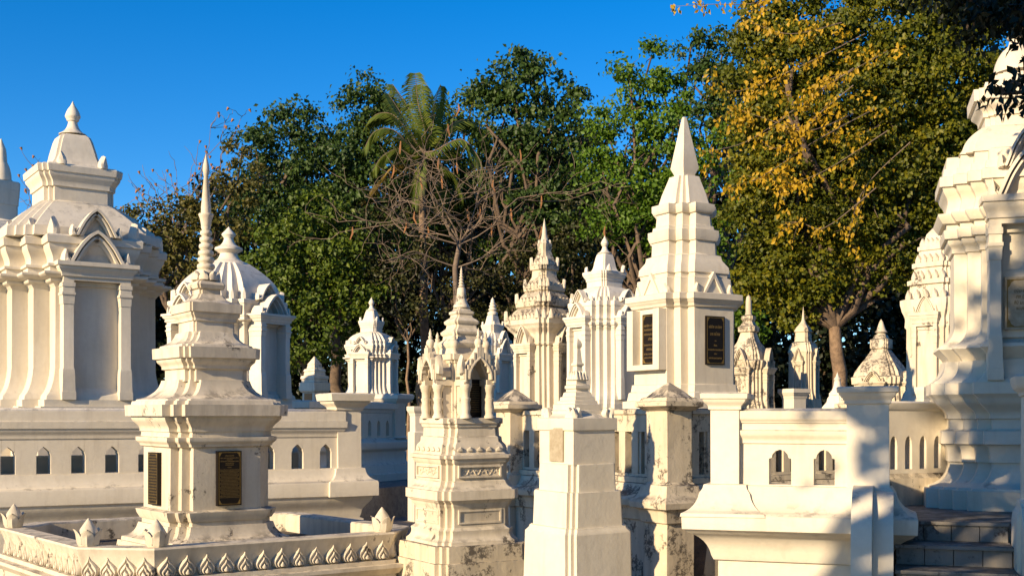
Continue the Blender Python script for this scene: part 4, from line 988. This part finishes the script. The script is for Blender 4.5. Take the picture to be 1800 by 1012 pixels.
tree('olive_tree', 'olive-brown thinning tree behind the large left chedi', 300, 48, [(255, 395, 42), (300, 380, 45), (350, 395, 55), (400, 370, 60), (430, 320, 42), (270, 450, 60), (340, 470, 70), (410, 460, 70), (425, 270, 28)], 'olive', 560, .22, 9, .5, 50, .20, .34, seed=2)
tree('broad_dark_tree', 'tall dark green tree left of the coconut palm', 590, 52, [(505, 195, 24), (530, 235, 50), (585, 250, 72), (640, 205, 55), (655, 158, 27), (600, 320, 100), (500, 290, 70), (450, 262, 42), (700, 235, 60), (690, 320, 80), (480, 370, 80), (560, 420, 100), (660, 430, 90)], 'dark', 560, .35, 9, .6, 58, .22, .34, seed=3)
tree('bushy_green_tree', 'bushy yellow-green tree in front, left of the small domed chedi', 540, 46.5, [(560, 385, 55), (525, 420, 60), (600, 440, 55), (480, 470, 60), (540, 500, 70), (470, 550, 60), (560, 570, 75), (490, 620, 45), (620, 520, 50)], 'mid', 640, .2, 11, .5, 62, .21, .36, seed=4)
tree('crowned_dark_tree', 'dark tree with a high tufted top behind the leafless tree', 930, 50, [(925, 105, 30), (900, 130, 32), (955, 125, 34), (868, 165, 26), (850, 145, 14), (930, 170, 50), (985, 175, 36), (1015, 172, 18), (890, 215, 50), (960, 235, 65), (1000, 280, 60), (940, 320, 70), (1000, 370, 70), (960, 430, 70), (880, 300, 50)], 'dark', 600, .28, 10, .5, 56, .23, .36, seed=5)
tree('pale_rear_tree', 'pale yellow-green tree between palm and tufted dark tree', 800, 55, [(770, 200, 36), (815, 195, 34), (832, 180, 18), (800, 250, 60), (760, 290, 60), (840, 280, 55), (800, 360, 80), (730, 400, 80), (860, 400, 80)], 'mid', 600, .25, 9, .6, 52, .22, .34, seed=6)
tree('feathery_green_tree', 'bright green feathery tree behind the obelisk-roofed chedi', 1160, 45, [(1105, 118, 32), (1145, 100, 26), (1160, 130, 34), (1190, 165, 34), (1115, 170, 44), (1065, 225, 34), (1150, 215, 60), (1100, 260, 55), (1180, 280, 60), (1110, 330, 60), (1060, 300, 36), (1180, 360, 65), (1110, 410, 60), (1060, 400, 40), (1240, 260, 45), (1250, 350, 55), (1200, 440, 60), (1250, 450, 50), (1260, 540, 55), (1310, 560, 40)], 'bright', 640, .25, 12, .45, 62, .19, .33, seed=7)
tree('understory_tree', 'low olive tree under the leafless tree, right of the small domed chedi', 720, 47, [(640, 480, 48), (690, 500, 55), (740, 540, 36), (700, 430, 55), (650, 400, 40), (760, 480, 50)], 'dim', 600, .09, 8, .5, 40, .19, .34, 'barkpale', 8)
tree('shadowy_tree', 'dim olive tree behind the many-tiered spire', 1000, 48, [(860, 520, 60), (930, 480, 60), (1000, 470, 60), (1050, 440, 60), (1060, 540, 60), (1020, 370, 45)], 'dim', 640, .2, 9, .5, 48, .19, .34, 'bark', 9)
tree('tall_rear_tree', 'greyish green tree top rising behind the golden-leaved tree', 1260, 50, [(1215, 80, 24), (1250, 60, 26), (1270, 95, 40), (1230, 110, 30), (1300, 130, 50), (1250, 160, 50), (1300, 200, 60), (1240, 230, 60), (1350, 160, 60)], 'dark', 600, .25, 10, .5, 52, .21, .34, seed=10)
gt = tree('golden_tree', 'huge yellow-green tree with golden drooping sprays at the upper right', 1468, 38, [(1345, 55, 55), (1400, 20, 60), (1320, 130, 55), (1390, 110, 70), (1470, 60, 90), (1560, 50, 90), (1640, 40, 90), (1320, 210, 55), (1390, 210, 75), (1470, 180, 90), (1560, 160, 95), (1650, 150, 95), (1330, 300, 60), (1400, 310, 75), (1480, 300, 85), (1560, 280, 90), (1640, 270, 85), (1340, 380, 60), (1410, 400, 70), (1490, 400, 75), (1570, 380, 70), (1640, 370, 60), (1360, 460, 60), (1430, 480, 60), (1330, 500, 40), (1500, 470, 45), (1390, 540, 40), (1570, 460, 50), (1630, 450, 45), (1330, 20, 30), (1460, 505, 34), (1500, 495, 30), (1430, 520, 32), (1700, 110, 75), (1715, 210, 65), (1710, 20, 70), (1690, 310, 55)], 'yellow', 575, .34, 24, .42, 74, .155, .42, 'barkpale', 11, droop=.5)
def spray(root, base, D, px, leaf, n, size, bark, seed, hang=.5, thick=.017, part='golden_branch', aspect=.30):
    """a drooping branch with leaves hanging along it"""
    rng = np.random.default_rng(seed); rnd = random.Random(seed); loc = Vector(base)
    P3 = catmull([tuple(W(x, y, D+rnd.uniform(-.6, .6))-loc) for x, y in px], 6)
    mb = MB(); mb.tube(P3, [thick*(1-.8*i/len(P3)) for i in range(len(P3))], 5, False)
    A = np.array(P3); m = len(A); tw = []
    for k in range(max(4, n//26)):
        a = Vector(A[rnd.randint(m//4, m-1)]); d = Vector((rnd.gauss(-.3, .7), rnd.gauss(0, .6), rnd.gauss(-.25, .5))).normalized()*rnd.uniform(.3, .8)
        q = wobble(a, a+d, 3, .05, rnd); mb.tube(q, [thick*.4, thick*.35, thick*.25, thick*.1], 4, False); tw += [tuple(p) for p in q]
    o = mb.build(part, M[bark], root, 60)
    S = np.concatenate([A[m//4:], np.array(tw)]); idx = rng.integers(0, len(S), n)
    P = S[idx]+rng.normal(size=(n, 3))*.10
    Nn = unit(rng.normal(size=(n, 3))*.6+np.array([-.4, -.6, .2]))
    c = leaf_cloud('branch_leaves', root, P, Nn, size, aspect, L[leaf], hang*2, rng); return o
gb = tuple(gt.location)
for i, (px, n) in enumerate(((((1500, 120), (1400, 190), (1310, 250), (1225, 268)), 60), (((1520, 60), (1400, 120), (1300, 160), (1245, 150)), 130), (((1540, 190), (1430, 250), (1340, 310), (1280, 330)), 120), (((1560, 230), (1450, 300), (1370, 330)), 130),
        (((1420, -30), (1330, 5), (1250, 8), (1178, 12)), 110), (((1480, 40), (1390, 60), (1320, 40)), 100), (((1500, 150), (1440, 200), (1370, 260), (1330, 240)), 140), (((1540, 330), (1450, 400), (1400, 390), (1360, 420)), 70), (((1600, 250), (1520, 330), (1490, 420)), 80), (((1500, 200), (1420, 230), (1350, 210), (1290, 190)), 140), (((1560, 90), (1470, 140), (1420, 170)), 140))):
    spray(gt, gb, 34.5, px, 'gold', int(n*1.1), .155, 'twig', 60+i)
P, Nn = crown_points([(1395, 130, 60), (1370, 200, 60), (1440, 220, 70), (1480, 280, 50), (1420, 60, 50), (1520, 190, 50), (1380, 290, 40), (1560, 110, 45), (1490, 70, 50), (1330, 130, 35), (1300, 200, 30)], 34.8, 3.4, .35, 12, .8, np.random.default_rng(77), gb)
leaf_cloud('golden_leaves', gt, P, Nn, .14, .36, L['gold'], .6, np.random.default_rng(78))

# coconut palm
pr = empty('coconut_palm', tuple(W(745, 740, 49.5)*1.0)[:2]+(0,)); tag(pr, 'coconut palm with arching fronds among the dark trees', 'palm')
top = W(745, 268, 49.5)-Vector(pr.location); rp = random.Random(5)
mb = MB(); mb.tube(wobble((0, 0, 0), top, 8, .25, rp), [.24-.014*i for i in range(9)], 9); mb.build('trunk', M['barkpale'], pr, 60)
fr_px = [((748, 235), (735, 180), (730, 128)), ((740, 235), (715, 185), (690, 148)), ((755, 235), (762, 190), (775, 150)), ((730, 250), (695, 205), (665, 200), (645, 218)), ((728, 262), (690, 228), (658, 232), (640, 262)), ((735, 255), (705, 200), (682, 165)), ((765, 250), (800, 215), (830, 215), (850, 240)), ((765, 265), (810, 245), (840, 275), (850, 310)), ((735, 280), (700, 285), (665, 320), (640, 350)), ((740, 285), (735, 310), (728, 360)), ((755, 285), (790, 300), (815, 345)), ((725, 275), (700, 262), (672, 275), (655, 300)), ((757, 240), (745, 190), (742, 150)), ((760, 280), (775, 320), (770, 370))]
for i, pxs in enumerate(fr_px):
    dd = (-1.2, 1.0, -.4, .8, -.9, .3, 1.2)[i % 7]
    pts = [tuple(top)]+[tuple(W(x, y, 49.5+dd*(k+1)/len(pxs))-Vector(pr.location)) for k, (x, y) in enumerate(pxs)]
    c = catmull(pts, 8); n = len(c); fb = MB(); fb.tube(c, [.045*(1-.85*k/n) for k in range(n)], 5, False)
    dry = i == 8
    fo = fb.build('frond', M['twig'], pr, 60)
    Ps, V, Fc = [], [], []
    for k in range(2, n-1):
        for sub in range(2):
            p = Vector(c[k]).lerp(Vector(c[k+1]), sub/2); t = (Vector(c[min(k+1, n-1)])-Vector(c[k-1])).normalized()
            side = t.cross(Vector((0, 0, 1))); side = side.normalized() if side.length > .1 else Vector((1, 0, 0))
            u = k/n; ln = (.78*math.sin(math.pi*min(1, .15+.8*u))+.15)*rp.uniform(.85, 1.1)
            for sg in (-1, 1):
                d = (side*sg*.75+t*.75+Vector((0, 0, -.25-.5*u))).normalized(); e = p+d*ln*.55; e2 = p+d*ln+Vector((0, 0, -.30*ln)); w = t*.035
                b_ = len(V); V += [p-w*.5, p+w*.5, e+w, e2, e-w]; Fc.append((b_, b_+1, b_+2, b_+3, b_+4))
    o = mesh('frond_leaflets', V, Fc, L['dry' if dry else 'palm'], fo, 0); o['kind'] = 'stuff'

# leafless tree
br = empty('leafless_tree', tuple(W(806, 740, 43))[:2]+(0,)); tag(br, 'leafless tree with tangled bare branches in front of the dark wood', 'tree')
rb = random.Random(12); BL = Vector(br.location)
tw = MB(); tmb = MB(); pods = MB()
fk = W(808, 430, 43)-BL; q = wobble((0, 0, 0), W(802, 520, 43)-BL, 6, .15, rb)+[W(800, 470, 43)-BL, fk]
tmb.tube(q, [.17-.01*i for i in range(len(q))], 8); tmb.build('trunk', M['twig'], br, 60)
def grow(p, d, ln, r, lev):
    pts = [p]; dd = d.copy()
    for k in range(4):
        dd = (dd+Vector((rb.gauss(0, .24), rb.gauss(0, .24), rb.gauss(.03, .2)))).normalized(); pts.append(pts[-1]+dd*ln/4)
    tw.tube(pts, [r*(1-.12*i) for i in range(5)], 5 if lev < 2 else 4, lev > 3)
    if lev >= 4:
        if rb.random() < .07: pods.add(*MB().tube([pts[-1], pts[-1]+Vector((rb.uniform(-.05, .05), 0, -.22)), pts[-1]+Vector((rb.uniform(-.1, .1), 0, -.45))], [.02, .045, .02], 4).__dict__.values())
        return
    for k in range(3 if lev < 3 else 2):
        a = pts[rb.choice((2, 3, 4))]; nd = (dd*.65+Vector((rb.gauss(0, .75), rb.gauss(0, .55), rb.gauss(.12, .5)))).normalized()
        grow(a, nd, ln*rb.uniform(.62, .85), r*.66, lev+1)
for tx, ty in ((660, 330), (720, 290), (790, 280), (860, 290), (930, 310), (900, 400), (680, 400), (760, 340), (850, 350), (630, 370), (950, 380), (700, 340), (880, 450), (610, 330), (960, 300), (820, 255)):
    e = W(tx, ty, 43+rb.uniform(-1.5, 1.5))-BL; d = e-fk
    grow(fk if ty < 380 else W(805, 470, 43)-BL, d.normalized(), d.length*.62, .034, 1)
tw.build('branches', M['twig'], br, 60); o = pods.build('dry_pods', M['pod'], br, 60); o['kind'] = 'stuff'

# thin bare twigs against the sky
def twiggy(cx, D, ybase, label, tips, seed):
    rb = random.Random(seed); bt = empty('twiggy_tree', tuple(W(cx, 740, D))[:2]+(0,)); tag(bt, label, 'tree', 'bare twiggy trees at the left')
    tw = MB(); BL = Vector(bt.location); pods = MB(); top = W(cx, ybase, D)-BL
    m2 = MB(); m2.tube(wobble((0, 0, 0), top, 6, .2, rb), [.14-.012*i for i in range(7)], 7); m2.build('trunk', M['greytwig'], bt, 60)
    for tx, ty in tips:
        e = W(tx, ty, D)-BL; d = e-top
        pts = wobble(top, e, 7, d.length*.06, rb); tw.tube(pts, [.04-.0045*i for i in range(8)], 4, False)
        for k in range(8):
            s_ = pts[rb.randint(3, 7)]; nd = (d.normalized()*.6+Vector((rb.gauss(0, .7), rb.gauss(0, .5), rb.gauss(.1, .4)))).normalized(); l = rb.uniform(.4, 1.1)
            w_ = wobble(s_, s_+nd*l, 4, .1, rb); tw.tube(w_, [.016, .014, .012, .009, .006], 3, False)
            if rb.random() < .6: pods.tube([w_[-1], w_[-1]+Vector((rb.uniform(-.1, .1), 0, -.12))], [.07, .02], 5)
    o = tw.build('branches', M['greytwig'], bt, 60); o['kind'] = 'stuff'
    if pods.v: o = pods.build('withered_leaves', M['pod'], bt, 60); o['kind'] = 'stuff'
twiggy(310, 50, 440, 'thin bare twigs against the sky right of the large left chedi', ((232, 320), (250, 290), (285, 300), (310, 300), (335, 310), (345, 290), (370, 225), (395, 215), (410, 240), (425, 205), (240, 350)), 31)
twiggy(62, 52, 430, 'thin bare twigs between the far left spire and the large left chedi', ((45, 320), (60, 300), (85, 310), (95, 340), (70, 340)), 32)

# overhanging shade tree at the upper right, and the tree beside the camera whose crown shades the stairs
def plain_tree(name, label, x, y, fork, blobs3, leaf, size, dens, per, rc, seed, tr=.2, aspect=.4, keep=1.0):
    root = empty(name, (x, y, 0)); tag(root, label, 'tree'); rnd = random.Random(seed); rng = np.random.default_rng(seed)
    mb = MB(); fk = Vector(fork)-Vector((x, y, 0)); mb.tube(wobble((0, 0, 0), fk, 6, tr*.8, rnd), [tr*(1.3 if i == 0 else 1-.07*i) for i in range(7)], 9); mb.build('trunk', M['bark'], root, 60)
    lb = MB(); Ps, Ns = [], []
    for (bx_, by_, bz_, R) in blobs3:
        C = Vector((bx_-x, by_-y, bz_)); lb.tube(wobble(fk, C, 5, .3, rnd), [tr*.4*(1-.16*i) for i in range(6)], 6, False)
        n = int(dens*R*R); d = unit(rng.normal(size=(n, 3))); cc = np.array(C)+d*R*rng.uniform(.35, 1.0, (n, 1)); k = np.repeat(np.arange(n), per)
        for j in range(n): lb.tube([C, C.lerp(Vector(cc[j]), .5)+Vector((0, 0, .05)), Vector(cc[j])], [.02, .013, .006], 3, False)
        Ps.append(cc[k]+rng.normal(size=(len(k), 3))*rc*np.array([.6, .6, .45])); Ns.append(unit(d[k]*.3+np.array([0, 0, .6])+rng.normal(size=(len(k), 3))*.7))
    lb.build('limbs', M['bark'], root, 60)
    leaf_cloud('crown', root, np.concatenate(Ps), np.concatenate(Ns), size, aspect, L[leaf], .6, rng); return root
def b3(px, py, r, D): p = W(px, py, D); return (p.x, p.y, p.z, r*D/F)
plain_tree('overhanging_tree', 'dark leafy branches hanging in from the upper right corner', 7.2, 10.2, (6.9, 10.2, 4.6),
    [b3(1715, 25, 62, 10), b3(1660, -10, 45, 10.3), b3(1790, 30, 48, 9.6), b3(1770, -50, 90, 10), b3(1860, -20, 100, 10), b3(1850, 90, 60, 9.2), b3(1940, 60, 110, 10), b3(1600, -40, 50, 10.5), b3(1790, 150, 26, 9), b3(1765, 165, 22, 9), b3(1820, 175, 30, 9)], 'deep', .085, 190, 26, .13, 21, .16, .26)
SX, SY = 1.75, -1.785
plain_tree('roadside_tree', 'tall tree left of the camera that throws dappled shade on the stairs', -8.4, .2, (-8.0, .4, 5.5),
    [(x_+SX, y_+SY, z_, r_) for x_, y_, z_, r_ in ((-7.2, .9, 9.6, 2.0), (-6.6, -.2, 7.6, 1.7), (-7.9, 1.6, 8.2, 1.6), (-6.2, -.6, 10.2, 1.6), (-5.6, -1.4, 8.8, 1.6), (-7.0, .6, 6.3, 1.3), (-6.0, -.9, 5.9, 1.2), (-5.0, -2.0, 7.2, 1.4), (-5.3, -1.6, 10.6, 1.5))], 'mid', .22, 30, 34, .5, 22, .3)

# unseen trees added right of and behind the camera to cut sky fill
for i, (x, y, h_, r_, lab) in enumerate(((21, 6, 9, 6, 'unseen tree added to cut sky fill, right, level with the stairs'), (19, -8, 10, 6, 'unseen tree added to cut sky fill, right and behind the camera'), (9, -17, 9, 6, 'unseen tree added to cut sky fill, almost straight behind the camera'), (27, 19, 10, 7, 'unseen tree added to cut sky fill, at the far right'), (31, 34, 10, 7, 'unseen tree added to cut sky fill, beyond the right-hand chedi'), (-2, -24, 8, 6, 'unseen tree added to cut sky fill, furthest behind the camera'))):
    rr = random.Random(80+i)
    plain_tree('sky_screen_tree', lab, x, y, (x, y, h_*.4), [(x+rr.uniform(-.6, .6)*r_, y+rr.uniform(-.6, .6)*r_, h_*rr.uniform(.45, 1.25), r_*rr.uniform(.45, .65)) for k in range(9)], 'dark', .55, 3.0, 24, 1.0, 90+i, .35)
